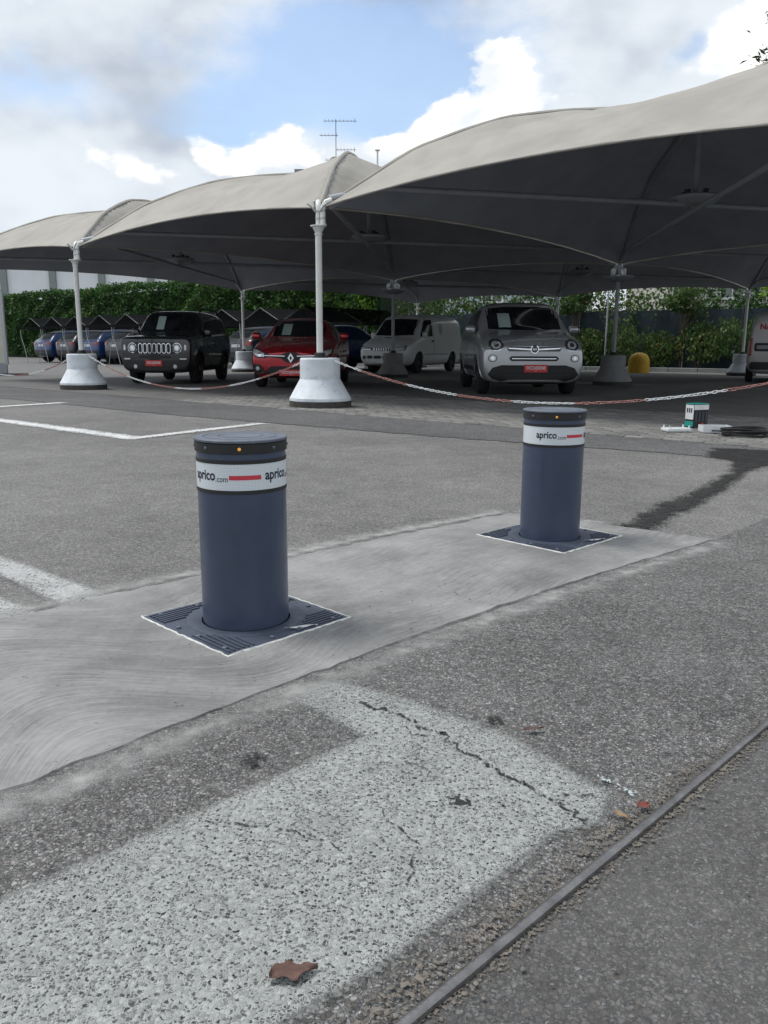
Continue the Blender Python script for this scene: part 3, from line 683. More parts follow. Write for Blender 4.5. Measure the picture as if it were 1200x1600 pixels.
    for q in range(4):
        b = MB(); c0 = plate_rot + q * math.pi / 2; ca = Matrix.Rotation(c0, 3, 'Z')
        for i in range(6):
            e = .222 - i * .017; y0 = max(.03, math.sqrt(max(.196 ** 2 - e * e, 0)) + .004)
            if .226 - y0 > .02:
                M4 = Matrix.Translation(ca @ Vector((e, (y0 + .226) / 2, .0085))) @ Matrix.Rotation(c0, 4, 'Z'); b.box((0, 0, 0), (.008, .226 - y0, .004), M=M4)
        b.build('tread_rib', 'plate_blue', base)
        for (bx, by) in ((.215, .05), (.215, .19), (.06, .216)):
            p = ca @ Vector((bx, by, .0075)); MB().lathe([(.0075, 0), (.0075, .004), (.005, .0055), (0, .0055)], 10, c=p).build('bolt', 'bollard_cap', base, 40)
    sl = MB()
    for q in range(4):
        c0 = plate_rot + q * math.pi / 2; ca = Matrix.Rotation(c0, 3, 'Z'); pts = 26; vs = []
        for i in range(pts):
            yy = -H - .006 + (2 * H + .012) * i / (pts - 1); w = .007 + random.uniform(-.003, .006) * (1 if q in (0, 3) else .4); o_ = random.gauss(0, .0015)
            vs += [ca @ Vector((H - .003 + o_, yy, .0045)), ca @ Vector((H + .001 + o_, yy, .0082 + random.uniform(0, .002))), ca @ Vector((H + w + o_, yy, .001))]
        sl.add(vs, [(3 * i + k, 3 * i + 3 + k, 3 * i + 4 + k, 3 * i + 1 + k) for i in range(pts - 1) for k in (0, 1)])
    # a torn strip of sealant lying loose over one corner piece
    c0 = plate_rot - math.pi / 2; ca = Matrix.Rotation(c0, 3, 'Z'); vs = []
    for i in range(14):
        q = i / 13; bx = .236 - .05 * q; by = .10 - .085 * q + .012 * math.sin(q * 6); w = .004 + .006 * math.sin(q * 3.1)
        vs += [ca @ Vector((bx - w, by, .012)), ca @ Vector((bx + w, by + w, .0125 + .003 * math.sin(q * 8)))]
    sl.add(vs, [(2 * i, 2 * i + 1, 2 * i + 3, 2 * i + 2) for i in range(13)])
    sl.build('sealant', 'sealant', base)
    return root
bollard('rising_bollard', 'nearer slate blue cylindrical bollard with white lettered band, at left', -.452, 2.525, -63, R(45.5), 8)
bollard('rising_bollard', 'farther slate blue cylindrical bollard with white lettered band, at right', .787, 3.73, -45, R(44), -8)

# ------------------------------------------------------------------ tents
DS = np.array([0, .014, .05, .11, .174, .231, .307, .381, .45, .5]); DZ = np.array([2.86, 2.95, 3.24, 3.70, 4.01, 4.24, 4.39, 4.48, 4.56, 4.60])
ss_ = np.linspace(0, .5, 101); zz_ = np.interp(ss_, DS, DZ); kk = np.ones(7) / 7; zp = np.pad(zz_, 3, mode='edge'); zz_ = np.convolve(zp, kk, 'valid'); zz_[0] = 2.86
Dz = lambda s: np.interp(s, ss_, zz_)
def canopy_z(a, b):
    r = np.maximum(np.abs(a), np.abs(b)); t = np.where(r > 1e-6, np.minimum(np.abs(a), np.abs(b)) / np.maximum(r, 1e-6), 1.0)
    z = Dz(.5 * (1 - r)); g = np.where(r > .86, .19 * (r - .86) / .14, 0) - .16 * np.sin(np.pi * np.clip(r, 0, 1)) ** 1.2
    return z + (1 - t ** 2) * g
def tent(label, i, j):
    c00, c10, c11, c01 = G(i, j), G(i + 1, j), G(i + 1, j + 1), G(i, j + 1); C = (c00 + c11) / 2
    root = empty('tensile_canopy', (float(C[0]), float(C[1]), 0)); tag(root, label, 'canopy', 'tensile parking canopies')
    n = 56; q = np.linspace(-1, 1, n + 1); A, B = np.meshgrid(q, q, indexing='ij'); k = .988
    X = ((c10 - c00)[0] * A + (c01 - c00)[0] * B) * .5 * k; Y = ((c10 - c00)[1] * A + (c01 - c00)[1] * B) * .5 * k
    Z = canopy_z(A, B); rr = np.maximum(np.abs(A), np.abs(B))
    # small creases running down the cloth
    ph = (i * 1.7 + j * 2.3); Z = Z + .012 * np.sin(A * 21 + B * 9 + ph) * np.sin(B * 13 - A * 5 + 2 * ph) * (1 - rr ** 6)
    idx = np.arange((n + 1) ** 2).reshape(n + 1, n + 1)
    F = np.stack([idx[:-1, :-1], idx[1:, :-1], idx[1:, 1:], idx[:-1, 1:]], -1).reshape(-1, 4)
    top_ = np.stack([X, Y, Z + .012], -1).reshape(-1, 3); low = np.stack([X, Y, Z - .004], -1).reshape(-1, 3); N = (n + 1) ** 2
    mb = MB(); ft = F.tolist(); 
    # orientation
    e1 = top_[F[0][1]] - top_[F[0][0]]; e2 = top_[F[0][3]] - top_[F[0][0]]
    if np.cross(e1, e2)[2] < 0: ft = [x[::-1] for x in ft]
    mb.add(top_.tolist(), ft); rim = [idx[a, 0] for a in range(n)] + [idx[n, b] for b in range(n)] + [idx[a, n] for a in range(n, 0, -1)] + [idx[0, b] for b in range(n, 0, -1)]
    mb.build('cloth', 'canopy_cloth', root, 60)
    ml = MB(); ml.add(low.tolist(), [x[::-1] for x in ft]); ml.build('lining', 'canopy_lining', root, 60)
    hem = MB(); hem.tube([tuple(top_[v] - np.array((0, 0, .010))) for v in rim], .016, 6, closed=True); hem.build('hem', 'canopy_cloth', root, 60)
    # seam welts over the diagonals on the outside, arch tubes below, straight ties and the short mast with its uplighter dish
    for (sa, sb) in ((1, 1), (1, -1)):
        sq = np.linspace(-.985, .985, 61); px = ((c10 - c00)[0] * sa + (c01 - c00)[0] * sb) * .5 * k; py = ((c10 - c00)[1] * sa + (c01 - c00)[1] * sb) * .5 * k
        zc = canopy_z(sq * sa, sq * sb)
        MB().tube([(px * s, py * s, z + .010) for s, z in zip(sq, zc)], .034, 6).build('seam', 'canopy_cloth', root, 60)
        MB().tube([(px * s, py * s, z - .060) for s, z in zip(sq, zc)], .042, 8).build('arch_tube', 'grey_metal', root, 60)
        zt = lambda s: 3.07 - max(0, (abs(s) - .86) / .14) * .20
        MB().tube([(px * s, py * s, zt(s) + (.0 if sa == sb else .09)) for s in (-.985, -.93, -.86, -.4, 0, .4, .86, .93, .985)], .043, 8).build('tie_tube', 'grey_metal', root, 60)
    MB().tube([(0, 0, 3.05), (0, 0, 4.52)], .045, 10).build('mast', 'grey_metal', root, 60)
    MB().lathe([(0, 3.13), (.16, 3.135), (.30, 3.17), (.38, 3.23), (.385, 3.27), (.36, 3.29), (.2, 3.295), (0, 3.30)], 28).build('lamp_dish', 'grey_metal', root, 40)
    for q in range(4):
        a = .6 + q * math.pi / 2; MB().lathe([(.035, 0), (.05, .08), (.0, .085)], 10, c=(.2 * math.cos(a), .2 * math.sin(a), 3.294)).build('uplighter', 'dark_metal', root, 40)
    return root
tent('near right beige canopy with high arched front edge over the silver car', -1, 0)
tent('middle beige canopy over the red car, peak rising behind the nearest white pole', 0, 0)
tent('left beige canopy ending beyond the leftmost white pole', 1, 0)
tent('rear right canopy in shade over the white van seen from behind', -1, 1)
tent('rear middle canopy in shade behind the silver car', 0, 1)
tent('rear left canopy in shade over the white van with bonnet scoop', 1, 1)

def pole(label, i, j, front, group='canopy poles on round concrete bases'):
    c = G(i, j); root = empty('canopy_pole', (float(c[0]), float(c[1]), .008)); tag(root, label, 'pole', group)
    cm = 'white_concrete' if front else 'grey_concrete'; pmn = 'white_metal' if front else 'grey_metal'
    b = MB().lathe([(.465, 0), (.468, .085), (.44, .092)], 40).build('footing', 'footing', root, 35)
    MB().lathe([(.455, .0925), (.462, .10), (.460, .138), (.452, .146), (.306, .405), (.300, .409), (.297, .70), (.288, .718), (.27, .722), (.0, .722)], 48).build('base', cm, root, 22)
    MB().lathe([(.12, .722), (.12, .735), (.085, .74), (.08, .79), (.052, .80)], 24).build('collar', 'black_rubber', root, 35)
    MB().lathe([(.048, .80), (.048, 2.50)], 24).build('shaft', pmn, root, 35)
    hd = MB().lathe([(.049, 2.46), (.057, 2.462), (.057, 2.49), (.05, 2.495), (.09, 2.575), (.118, 2.58), (.118, 2.594), (.0, 2.60)], 20).build('head', pmn, root, 30)
    dirs = []
    for su, sv in ((1, 1), (-1, 1), (1, -1), (-1, -1)):
        ii = i if su > 0 else i - 1; jj = j if sv > 0 else j - 1
        if -1 <= ii <= 1 and 0 <= jj <= 1:
            d = su * U / np.linalg.norm(U) * .72 + sv * Vv / np.linalg.norm(Vv) * .72; dirs.append(d / np.linalg.norm(d))
    for d in dirs:
        dx, dy = d * .066
        MB().tube([(dx, dy, 2.598), (dx, dy, 2.80), (dx * 1.12, dy * 1.12, 2.86), (dx * 1.7, dy * 1.7, 2.92), (dx * 3.0, dy * 3.0, 2.95)], .038, 12).build('elbow', pmn, root, 50)
        MB().lathe([(.042, 2.60), (.052, 2.602), (.052, 2.618), (.039, 2.62)], 14, c=(dx, dy, 0)).build('flange', pmn, root, 40)
        for z in (2.70, 2.80): MB().lathe([(.040, z - .012), (.046, z - .01), (.046, z + .01), (.040, z + .012)], 14, c=(dx, dy, 0)).build('clamp', 'galvanised', root, 40)
    sh = MB()
    for k in range(5):
        a = k * 1.3 + i; p0 = Vector((.05 * math.cos(a), .05 * math.sin(a), 2.78)); p1 = Vector((.16 * math.cos(a + .5), .16 * math.sin(a + .5), 2.90 + .02 * math.sin(k * 3)))
        sh.tube([p0, (p0 + p1) / 2 + Vector((0, 0, .02)), p1], .011, 6)
    sh.build('turnbuckles', 'galvanised', root, 50)
    if not front and j == 1 and i < 2:
        MB().lathe([(.07, 2.44), (.18, 2.45), (.33, 2.52), (.36, 2.56), (.35, 2.575), (.1, 2.58)], 28).build('lamp_dish', 'grey_metal', root, 40)
        for q in range(4):
            a = .5 + q * math.pi / 2; MB().lathe([(.03, 2.58), (.055, 2.62), (.06, 2.70), (.04, 2.74), (0, 2.745)], 12, c=(.17 * math.cos(a), .17 * math.sin(a), 0)).build('uplighter', 'white_print', root, 40)
    return root
pole('nearest white pole on bell shaped white concrete base, in front of red car', 0, 0, True)
pole('leftmost white pole on bell shaped white concrete base, left of black car', 1, 0, True)
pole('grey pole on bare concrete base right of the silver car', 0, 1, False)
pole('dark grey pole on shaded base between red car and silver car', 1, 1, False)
pole('thin pole on pale base between black car and red car', 2, 1, True)
pole('pale pole beside the white van at the right edge', 0, 2, True)
pole('pole rising behind the right side of the silver car', 1, 2, True)
pole('pole standing behind the white van with bonnet scoop', 2, 2, True)

# plastic chains between the pole bases
def chain(label, A, B, z0, z1, sag, run=9, start=0):
    A = np.array(A, float); B = np.array(B, float); L = np.linalg.norm(B - A); n = int(L / .047)
    root = empty('plastic_chain', (float(A[0]), float(A[1]), 0)); tag(root, label, 'chain', 'red and white chains between pole bases')
    lk = MB().mesh  # noqa
    # one link: flat oval ring
    ringp = []
    for k in range(10):
        a = 2 * math.pi * k / 10; ringp.append(Vector((.028 * math.cos(a) + (.006 if math.cos(a) > 0 else -.006), .0140 * math.sin(a), 0)))
    one = MB().tube(ringp, .0042, 5, closed=True)
    seg = None; col = None
    P = lambda q: Vector(((B - A)[0] * q, (B - A)[1] * q, z0 + (z1 - z0) * q - 4 * sag * q * (1 - q)))
    nseg = 0
    for k in range(n):
        cidx = ((k + start) // run) % 2
        if seg is None or cidx != col:
            if seg is not None: seg.build('white_links' if col == 0 else 'red_links', 'white_plastic' if col == 0 else 'red_plastic', root, 60)
            seg = MB(); col = cidx
        p = P((k + .5) / n); d = (P((k + 1) / n) - P(k / n)).normalized()
        Mx = Matrix.Translation(p) @ d.to_track_quat('X', 'Z').to_matrix().to_4x4() @ Matrix.Rotation(R(45 if k % 2 else -45) + random.gauss(0, .25), 4, 'X')
        seg.add([Mx @ Vector(v) for v in one.v], one.f)
    if seg: seg.build('white_links' if col == 0 else 'red_links', 'white_plastic' if col == 0 else 'red_plastic', root, 60)
dU = U / np.linalg.norm(U)
chain('red and white chain sagging right from the nearest pole base', G(0, 0) - dU * .28, G(-1, 0) + dU * .28, .70, .70, .455, 18, 6)
chain('red and white chain sagging between the two white pole bases', G(1, 0) - dU * .28, G(0, 0) + dU * .28, .70, .70, .55, 17, 3)
chain('red and white chain sagging left from the leftmost pole base', G(2, 0) - dU * .28, G(1, 0) + dU * .28, .70, .70, .50, 17, 9)

# ------------------------------------------------------------------ cars
CS = 1.08                                     # size of the vehicles in this scene's metres
class Car:
    """body cage lofted from cross sections, subdivided, wheel wells cut out; trim pieces are laid on its surface"""
    def __init__(s, name, label, cat, rows, paintm, axles, wr, half, loc, rz, lower='black_plastic', group=None, bow_r=.05, inner=.42, scale=CS):
        s.root = empty(name, loc, rz, scale); tag(s.root, label, cat, group)
        V = []; F = []; K = 9
        for (y, zb, ws, wm, zm, wsh, zsh, wt, zt, zc) in rows:
            k5 = (wsh * .965 + (wt - wsh) * .10, zsh + (zt - zsh) * .14)
            prof = [(0, zb), (ws * .7, zb), (ws, zb + .05), (wm, zm), (wsh, zsh), k5, (wt, zt), (wt * .6, zc - (zc - zt) * .16), (0, zc)]
            ring = prof + [(-x, z) for x, z in prof[-2:0:-1]]
            V += [(x, y, z) for x, z in ring]
        M = 2 * K - 2
        for i in range(len(rows) - 1):
            for k in range(M): F.append((i * M + k, i * M + (k + 1) % M, (i + 1) * M + (k + 1) % M, (i + 1) * M + k))
        for end, (ri, dy) in enumerate(((0, -bow_r), (len(rows) - 1, bow_r * .6))):
            cen = []
            for k in range(1, K - 1):
                cen.append(len(V)); x, y, z = V[ri * M + k]; V.append((0, y + dy, z))
            c0 = ri * M; c8 = ri * M + K - 1; allc = [c0] + cen + [c8]
            for k in range(K - 1):
                a, b = ri * M + k, ri * M + k + 1; a2, b2 = ri * M + (M - k) % M, ri * M + (M - k - 1) % M
                for q in ((a, b, allc[k + 1], allc[k]), (a2, allc[k], allc[k + 1], b2)):
                    q2 = []; [q2.append(w) for w in q if w not in q2]
                    if end == 1: q2 = q2[::-1]
                    if len(q2) > 2: F.append(tuple(q2))
        me = bpy.data.meshes.new(name + '_body'); me.from_pydata(V, [], F)
        bm = bmesh.new(); bm.from_mesh(me); bmesh.ops.recalc_face_normals(bm, faces=bm.faces[:]); bm.to_mesh(me); bm.free()
        me.materials.append(MATS[paintm]); me.materials.append(MATS['black_plastic'])
        o = bpy.data.objects.new('body', me); COL.objects.link(o)
        md = o.modifiers.new('s', 'SUBSURF'); md.levels = 2; md.render_levels = 2
        cut = MB(); cut.cm = 1
        for y in axles:
            for sx in (-1, 1):
                Mx = Matrix.Translation((sx * (inner + 1.3) / 2 * 1.0, y, wr)) @ Matrix.Rotation(R(90), 4, 'Y')
                hl = (1.3 - inner) / 2; cut.lathe([(wr + .055, -hl), (wr + .055, hl)], 32, M=Mx)
        cm_ = cut.mesh('cut', ['black_plastic', 'black_plastic'])
        bmc = bmesh.new(); bmc.from_mesh(cm_); bmesh.ops.recalc_face_normals(bmc, faces=bmc.faces[:]); bmc.to_mesh(cm_); bmc.free()
        oc = bpy.data.objects.new('cut', cm_); COL.objects.link(oc)
        mb_ = o.modifiers.new('b', 'BOOLEAN'); mb_.object = oc; mb_.operation = 'DIFFERENCE'; mb_.solver = 'EXACT'
        dg = bpy.context.evaluated_depsgraph_get(); ev = o.evaluated_get(dg)
        me2 = bpy.data.meshes.new_from_object(ev, depsgraph=dg)
        mb_.show_viewport = False; o.modifiers.remove(mb_); dg.update(); ev2 = o.evaluated_get(dg); full = bpy.data.meshes.new_from_object(ev2, depsgraph=dg)
        s.bvh = BVHTree.FromPolygons([v.co.copy() for v in full.vertices], [tuple(p.vertices) for p in full.polygons]); bpy.data.meshes.remove(full)
        o.modifiers.clear(); o.data = me2; bpy.data.objects.remove(oc)
        me2.polygons.foreach_set('use_smooth', [True] * len(me2.polygons)); me2.set_sharp_from_angle(angle=R(42))
        o.parent = s.root; s.body = o; s.axles = axles; s.wr = wr; s.half = half
    def hit(s, axis, u, z):
        if axis == 'f': o, d = Vector((u, -3, z)), Vector((0, 1, 0))
        elif axis == 'b': o, d = Vector((u, 9, z)), Vector((0, -1, 0))
        elif axis == 'r': o, d = Vector((3, u, z)), Vector((-1, 0, 0))
        else: o, d = Vector((-3, u, z)), Vector((1, 0, 0))
        h = s.bvh.ray_cast(o, d)
        if h[0] is None:
            g = {'f': Vector((u, .15, z)), 'b': Vector((u, 4, z)), 'r': Vector((s.half, u, z)), 'l': Vector((-s.half, u, z))}[axis]
            n = s.bvh.find_nearest(g); return n[0], d
        return h[0], d
    def patch(s, name, axis, up, lo, mat, parent=None, nx=18, nz=6, off=.006, skirt=.02, smooth=40):
        up = sorted(up); lo = sorted(lo); u0 = max(up[0][0], lo[0][0]); u1 = min(up[-1][0], lo[-1][0])
        us = np.unique(np.concatenate([np.linspace(u0, u1, nx), [p[0] for p in up if u0 <= p[0] <= u1], [p[0] for p in lo if u0 <= p[0] <= u1]]))
        zt = np.interp(us, [p[0] for p in up], [p[1] for p in up]); zb = np.interp(us, [p[0] for p in lo], [p[1] for p in lo])
        front = []; back = []
        for u, a, b in zip(us, zb, zt):
            for k in range(nz + 1):
                h, d = s.hit(axis, float(u), float(a + (b - a) * k / nz)); front.append(h - d * off); back.append(h + d * skirt)
        n = len(us); m = nz + 1; flip = axis in ('b', 'l'); fs = []
        ix = lambda i, k: i * m + k
        for i in range(n - 1):
            for k in range(nz): fs.append((ix(i, k), ix(i + 1, k), ix(i + 1, k + 1), ix(i, k + 1)))
        N = n * m
        rim = [ix(i, 0) for i in range(n)] + [ix(n - 1, k) for k in range(1, m)] + [ix(i, nz) for i in range(n - 2, -1, -1)] + [ix(0, k) for k in range(nz - 1, 0, -1)]
        for a, b in zip(rim, rim[1:] + rim[:1]): fs.append((a, N + a, N + b, b))
        if axis in ('b', 'l'): fs = [f[::-1] for f in fs]
        if axis == 'l': pass
        mb = MB().add(front + back, fs); o = mb.build(name, mat, parent or s.root, smooth)
        return o
    def circ(s, cx, cz, rx, rz=None, n=14):
        rz = rz or rx; q = np.linspace(math.pi, 0, n)
        return [(cx + rx * math.cos(a), cz + rz * math.sin(a)) for a in q], [(cx + rx * math.cos(a), cz - rz * math.sin(a)) for a in q]
    def rect(s, x0, x1, z0, z1, r=.02):
        return [(x0, z1 - r), (x0 + r, z1), (x1 - r, z1), (x1, z1 - r)], [(x0, z0 + r), (x0 + r, z0), (x1 - r, z0), (x1, z0 + r)]
    def front(s, name, shape, mat, **k): return s.patch(name, 'f', shape[0], shape[1], mat, **k)
    def lamp(s, cx, cz, rx, rz, rim='chrome', axis='f', parent=None):
        a = s.patch('headlight', axis, *s.circ(cx, cz, rx, rz), 'chrome', off=.008, parent=parent)
        s.patch('reflector', axis, *s.circ(cx, cz, rx * .88, rz * .88), 'dark_rim', parent=a, off=.012)
        s.patch('inner_ring', axis, *s.circ(cx, cz, rx * .64, rz * .64), 'clear_lens', parent=a, off=.015)
        s.patch('lens', axis, *s.circ(cx, cz, rx * .36, rz * .36), 'chrome', parent=a, off=.018)
        return a
    def wheels(s, rim='rim', spokes=5, w=.21, track=None):
        track = track or s.half - .02; r = s.wr
        rimr = r * .68
        ty = MB().lathe([(rimr, -w / 2 + .02), (r * .80, -w / 2), (r * .95, -w / 2 + .012), (r, -w / 2 + .04), (r, w / 2 - .04), (r * .95, w / 2 - .012), (r * .80, w / 2), (rimr, w / 2 - .02)], 36).mesh('wheel', 'tyre', 40)
        rb = MB(); rb.lathe([(rimr, w / 2 - .022), (rimr * .95, w / 2 - .012), (rimr * .90, w / 2 - .03), (rimr * .88, 0)], 32)
        for k in range(spokes):
            for e in (-.13, .13):
                a = 2 * math.pi * k / spokes + e; c, sn = math.cos(a), math.sin(a); hw = .016
                p0, p1 = .03, rimr * .92; vs = []
                for rr_, zz in ((p0, w / 2 - .03), (p1, w / 2 - .02)):
                    for q, dz in ((-hw, 0), (hw, 0), (hw, -.03), (-hw, -.03)): vs.append((rr_ * c - q * sn, rr_ * sn + q * c, zz + dz))
                rb.add(vs, [(0, 1, 5, 4), (1, 2, 6, 5), (2, 3, 7, 6), (3, 0, 4, 7), (4, 5, 6, 7)])
        rb.lathe([(.055, w / 2 - .04), (.055, w / 2 - .018), (.03, w / 2 - .012), (0, w / 2 - .012)], 14)
        rme = rb.mesh('rim', rim, 35); dk = MB().lathe([(rimr * .99, w / 2 - .075), (0, w / 2 - .075)], 28).mesh('hub', 'black_plastic')
        for y in s.axles:
            for sx in (-1, 1):
                o = bpy.data.objects.new('wheel', ty); link(o, s.root); o.matrix_local = Matrix.Translation((sx * (track - w / 2), y, r)) @ Matrix.Rotation(R(90 * sx), 4, 'Y')
                link(bpy.data.objects.new('rim', rme), o); link(bpy.data.objects.new('brake_disc', dk), o)
    def arches(s, mat, t=.05, axles=None):
        for y in (axles or s.axles):
            for ax, sx in (('r', 1), ('l', -1)):
                r0, r1 = s.wr + .045, s.wr + .045 + t; vs = []; fs = []; n = 20
                for i in range(n + 1):
                    a = math.pi * (-.06 + 1.12 * i / n)
                    for rr_ in (r0, r1):
                        u, z = y + rr_ * math.cos(a), s.wr + rr_ * math.sin(a); h, d = s.hit(ax, u, z)
                        vs += [h - d * .014, h + d * .03]
                for i in range(n):
                    b = 4 * i; c = b + 4; fs += [(b, c, c + 2, b + 2), (b, b + 1, c + 1, c), (b + 2, c + 2, c + 3, b + 3)]
                MB().add(vs, fs if sx > 0 else [f[::-1] for f in fs]).build('arch_trim', mat, s.root, 50)
    def side(s, name, up, lo, mat, **k):
        for ax in ('r', 'l'): s.patch(name, ax, up, lo, mat, **k)
    def mirror(s, y, z, x, mat, sz=(.2, .12, .15)):
        for sx in (-1, 1):
            mb = MB().bbox((sx * (x + sz[0] / 2), y, z), sz, .045); o = mb.build('wing_mirror', mat, s.root, 60)
            MB().box((sx * (x - .02), y + .02, z - .05), (.14, .05, .04)).build('mirror_arm', 'black_plastic', o)
    def plate(s, cx, z, w=.42, h=.13, text='OCCASIONE', mat='red_plate', ink='white_print', axis='f', sub=True):
        h0, d = s.hit(axis, cx, z); off = -.035 if axis == 'f' else .035
        hs = [s.hit(axis, cx + q * w / 2, z + e * h / 2)[0].y for q in (-1, 0, 1) for e in (-1, 1)]
        y = (min(hs) if axis == 'f' else max(hs)) + off * .5
        o = MB().bbox((cx, y, z), (w, .014, h), .004).build('licence_plate', mat, s.root)
        def put(txt, size, zc, wmax):
            v, f = text_geo(txt, size, .0016); x0, x1 = width(v); k = min(1, wmax / (x1 - x0)); m = (x0 + x1) / 2; sg = 1 if axis == 'f' else -1
            MB().add([(cx + sg * (a[0] - m) * k, y - sg * .0085, zc + a[1]) for a in v], f).build('lettering', ink, o)
        if text: put(text, h * .60, z - h * .12 if sub else z - h * .2, w * .82)
        if sub and text: put('....', h * .35, z - h * .33, w * .3)
        return o
    def wind(s, up, lo, papers=(), mat='car_glass'):
        g = s.patch('windscreen', 'f', up, lo, mat, nx=24, nz=10, off=.004)
        for (x0, x1, z0, z1) in papers: s.patch('notice_sheet', 'f', [(x0, z1), (x1, z1)], [(x0, z0), (x1, z0)], 'paper', parent=g, nx=3, nz=4, off=.007, skirt=.001)
        return g

def rows_from(keys): return keys
# --- black boxy car (left)
rj = [(0.02, .29, .76, .85, .50, .85, .95, .80, 1.00, 1.015), (.05, .26, .80, .885, .50, .885, .98, .83, 1.04, 1.05), (.12, .25, .82, .905, .55, .90, 1.0, .84, 1.06, 1.075), (.7, .24, .83, .905, .58, .90, 1.03, .84, 1.09, 1.12), (1.10, .24, .83, .905, .6, .90, 1.06, .84, 1.12, 1.155),
      (1.20, .24, .83, .905, .6, .90, 1.07, .80, 1.20, 1.225), (1.56, .24, .83, .905, .6, .90, 1.09, .725, 1.60, 1.625), (1.66, .24, .83, .905, .6, .90, 1.09, .715, 1.65, 1.68), (2.3, .24, .83, .905, .6, .90, 1.10, .72, 1.67, 1.705), (3.3, .24, .83, .905, .6, .90, 1.11, .72, 1.66, 1.695), (3.96, .25, .83, .905, .6, .90, 1.11, .71, 1.62, 1.66),
      (4.06, .26, .82, .90, .6, .895, 1.10, .71, 1.54, 1.57), (4.17, .28, .80, .89, .6, .88, 1.06, .80, 1.12, 1.14), (4.22, .32, .76, .84, .58, .83, .98, .76, 1.03, 1.05)]
C = Car('parked_car', 'black boxy off roader with seven slot grille and round headlamps', 'car', rj, 'paint_black', (.86, 3.43), .345, .905, (-5.36, 19.1, .012), R(-3), group='cars parked under the canopies', scale=.97)
C.root.scale = (.94, .95, 1.04)
gp_ = C.front('grille_panel', ([(-.68, .80), (-.62, .935), (.62, .935), (.68, .80)], [(-.68, .80), (-.62, .68), (.62, .68), (.68, .80)]), 'black_plastic', off=.008)
for k in range(7):
    x = (k - 3) * .118
    sl = C.front('grille_slot', C.rect(x - .051, x + .051, .69, .915, .03), 'chrome', parent=gp_, nx=6, nz=6, off=.016)
    C.front('slot_opening', C.rect(x - .037, x + .037, .705, .90, .025), 'black_rubber', parent=sl, nx=5, nz=5, off=.019)
for sx in (-1, 1):
    C.lamp(sx * .56, .81, .115, .115)
    C.front('turn_signal', C.rect(min(sx * .74, sx * .79), max(sx * .74, sx * .79), .76, .88, .012), 'clear_lens', nx=4, off=.01)
    br = C.front('corner_vent', C.rect(min(sx * .60, sx * .80), max(sx * .60, sx * .80), .40, .60, .04), 'black_plastic', off=.012)
    C.front('vent_bracket', C.rect(min(sx * .62, sx * .79), max(sx * .62, sx * .79), .555, .585, .01), 'clear_lens', parent=br, off=.02, nx=6, nz=2)
    fl = C.front('fog_light', C.circ(sx * .50, .40, .045), 'clear_lens', off=.022)
lb = C.front('lower_bumper', ([(-.86, .52), (-.6, .535), (.6, .535), (.86, .52)], [(-.86, .30), (-.5, .27), (.5, .27), (.86, .30)]), 'black_plastic', off=.012, nz=6)
C.front('bumper_slot', C.rect(-.40, .40, .585, .64, .02), 'black_rubber', off=.008)
C.front('lower_intake', C.rect(-.42, .42, .30, .42, .03), 'black_rubber', off=.016)
C.plate(-.03, .475)
C.wind([(-.68, 1.585), (0, 1.61), (.68, 1.585)], [(-.76, 1.215), (0, 1.18), (.76, 1.215)], [(-.34, -.14, 1.24, 1.55)])
C.side('side_window', [(1.45, 1.14), (1.80, 1.55), (2.42, 1.57), (2.45, 1.56)], [(1.45, 1.13), (2.45, 1.15)], 'car_glass', nz=6, off=.004)
C.side('side_window', [(2.53, 1.57), (3.25, 1.55), (3.3, 1.54)], [(2.53, 1.15), (3.3, 1.17)], 'car_glass', nz=6, off=.004)
C.side('side_window', [(3.38, 1.53), (3.80, 1.50)], [(3.38, 1.20), (3.80, 1.24)], 'car_glass', nz=6, off=.004)
C.side('door_seam', [(1.30, 1.08), (1.312, 1.08)], [(1.30, .40), (1.312, .40)], 'black_rubber', nx=2, nz=8, off=.002)
C.side('door_seam', [(2.48, 1.1), (2.492, 1.1)], [(2.48, .40), (2.492, .40)], 'black_rubber', nx=2, nz=8, off=.002)
C.side('sill_cladding', [(1.22, .40), (3.05, .40)], [(1.22, .30), (3.05, .30)], 'black_plastic', off=.012)
C.side('door_handle', [(2.22, .98), (2.40, .98)], [(2.22, .95), (2.40, .95)], 'black_plastic', nx=4, nz=2, off=.03)
C.arches('black_plastic', .06); C.wheels('rim', 5, .225); C.mirror(1.42, 1.17, .86, 'paint_black', (.2, .13, .19))
for sx in (-1, 1):
    MB().tube([(sx * .66, 1.80, 1.65), (sx * .665, 1.90, 1.72), (sx * .67, 2.6, 1.745), (sx * .665, 3.5, 1.725), (sx * .66, 3.65, 1.65)], .022, 8).build('roof_rail', 'black_plastic', C.root, 60)
    C.front('bonnet_crease', ([(min(sx * .40, sx * .43), 1.06), (max(sx * .40, sx * .43), 1.06)], [(min(sx * .40, sx * .43), .99), (max(sx * .40, sx * .43), .99)]), 'paint_black', nx=2, nz=2, off=.01)
C.patch('rear_window', 'b', [(-.6, 1.55), (.6, 1.55)], [(-.66, 1.2), (.66, 1.2)], 'car_glass')
for sx in (-1, 1): C.patch('tail_light', 'b', *C.rect(min(sx * .6, sx * .84), max(sx * .6, sx * .84), .82, 1.02, .03), 'tail_red', off=.01)

